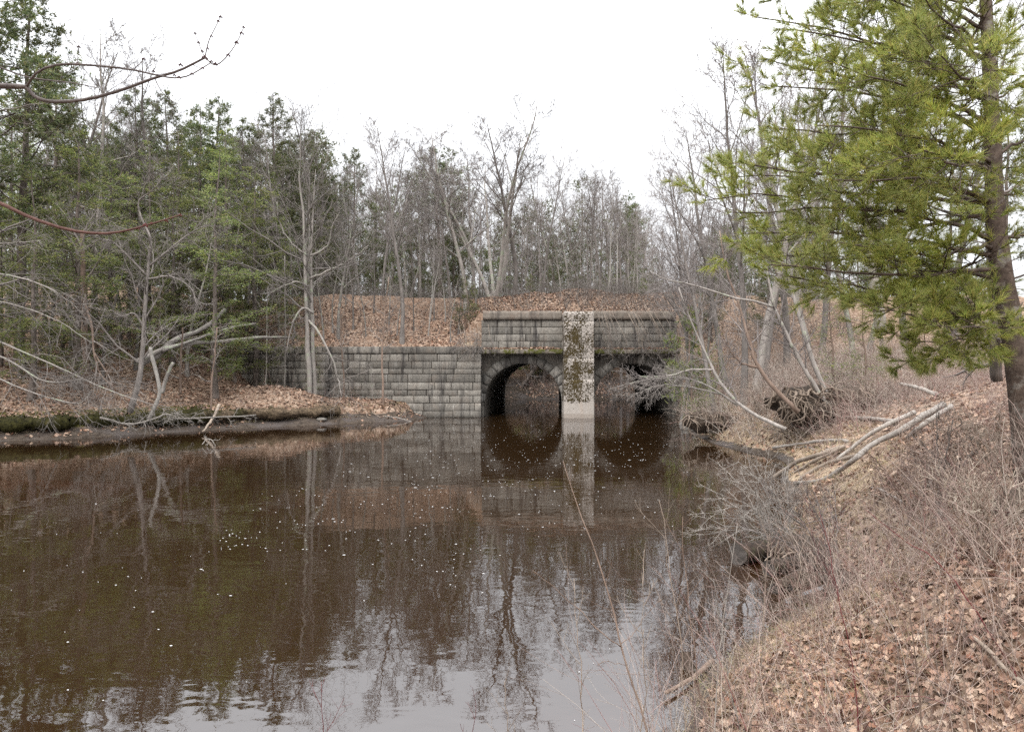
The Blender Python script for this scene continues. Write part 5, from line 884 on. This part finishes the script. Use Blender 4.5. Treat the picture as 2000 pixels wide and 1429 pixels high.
o = mb.build('embankment_brush', TWIGP); tag(o, 'dry grey brush along the embankment edge above the parapet', 'brush', None, 'stuff')
def sticks(n, bx, dmin, dmax, l, r):
    x, y, d = scatter(n, *bx, dmin=dmin, dmax=dmax); n = len(x); a = g.uniform(0, 6.28, n); L_ = l*g.uniform(.3, 1.3, n); pts = []
    for t in (-.5, -.15, .2, .5): xx, yy = x+np.cos(a)*L_*t+g.normal(0, .03, n)*l, y+np.sin(a)*L_*t+g.normal(0, .03, n)*l; pts.append(np.stack([xx, yy, np.maximum(ground(xx, yy), 0)+r+g.uniform(0, .03, n)], -1))
    add_tubes(mb, np.stack(pts, 1), (r*g.uniform(.5, 1.4, n))[:, None]*np.array([[1, .9, .75, .5]]), 4)
mb = MB(); sticks(700, (.4, 7.5, 2.5, 9), .1, 9, .4, .0045); sticks(900, (3, 14, 8, 17), .2, 9, .6, .007); sticks(800, (6, 22, 16, 40), .2, 12, 1., .011); sticks(1400, (-30, -4, 28, 44), .9, 16, 1.1, .012)
o = mb.build('twig_litter', TANST); tag(o, 'small fallen twigs scattered among the leaves of both banks', 'twigs', None, 'stuff')
# moss cushions along the left bank edge
mb = MB()
x, y, d = scatter(5000, -24, -5, 26, 41, .65, 1.3); k = (g.random(len(x)) < np.where(x < -14.5, 1., .12)); x, y = x[k], y[k]; z = ground(x, y); k = z > .4; x, y, z = x[k], y[k], z[k]
n = len(x); cnt = 10; p = np.repeat(np.stack([x, y, z], -1), cnt, 0)+g.normal(0, .09, (n*cnt, 3)); v, tri = needles(g, p, np.tile([0, -.4, .6], (len(p), 1)), 1, .10, .09, .8); mb.add(v, None, tri)
o = mb.build('moss', MOSS); tag(o, 'dark olive moss cushions along the left bank edge', 'moss', None, 'stuff')
# foam flecks
g = np.random.default_rng(400); pts = []
for cx, cy, sx, sy, n in [(1080, 900, 140, 40, 330), (1000, 850, 90, 20, 120), (1230, 880, 70, 35, 130), (850, 930, 130, 45, 260), (760, 990, 120, 40, 170), (480, 1050, 60, 14, 60), (600, 1010, 60, 30, 50), (350, 1100, 140, 60, 45), (250, 1200, 200, 90, 30), (900, 1080, 120, 40, 60), (1180, 1000, 120, 30, 60), (1160, 1320, 60, 50, 14)]:
    n = int(n*.75); a = g.normal(cx, sx, n); b = g.normal(cy, sy, n); m_ = vnoise(a/40+b/25, b/9., 71) > -.08; pts += list(zip(a[m_], b[m_]))
pts = np.array([p for p in pts if p[1] > 825]); Yv = F*CAMZ/(pts[:, 1]-HY); Xv = (pts[:, 0]-1000)/F*Yv; m = sdist(Xv, Yv) < -.3; Xv, Yv = Xv[m], Yv[m]
th = np.arange(6)*math.pi/3; n = len(Xv); r = np.exp(g.normal(-4.75, .38, n))*(Yv/18)**.5; st_ = g.uniform(.8, 2.2, n)
v = np.zeros((n, 7, 3)); v[:, 0] = np.stack([Xv, Yv, np.full(n, .009)], -1); v[:, 1:, 0] = Xv[:, None]+np.cos(th)[None]*(r*st_)[:, None]; v[:, 1:, 1] = Yv[:, None]+np.sin(th)[None]*(r*1.1)[:, None]; v[:, 1:, 2] = .004
i = np.arange(n)[:, None, None]*7; tri = np.array([[0, 1+k, 1+(k+1) % 6] for k in range(6)])[None]+i; mb = MB(); mb.add(v, None, tri.reshape(-1, 3)); o = mb.build('foam_flecks', FOAM); tag(o, 'scattered white foam flecks drifting on the dark water', 'foam', None, 'stuff')
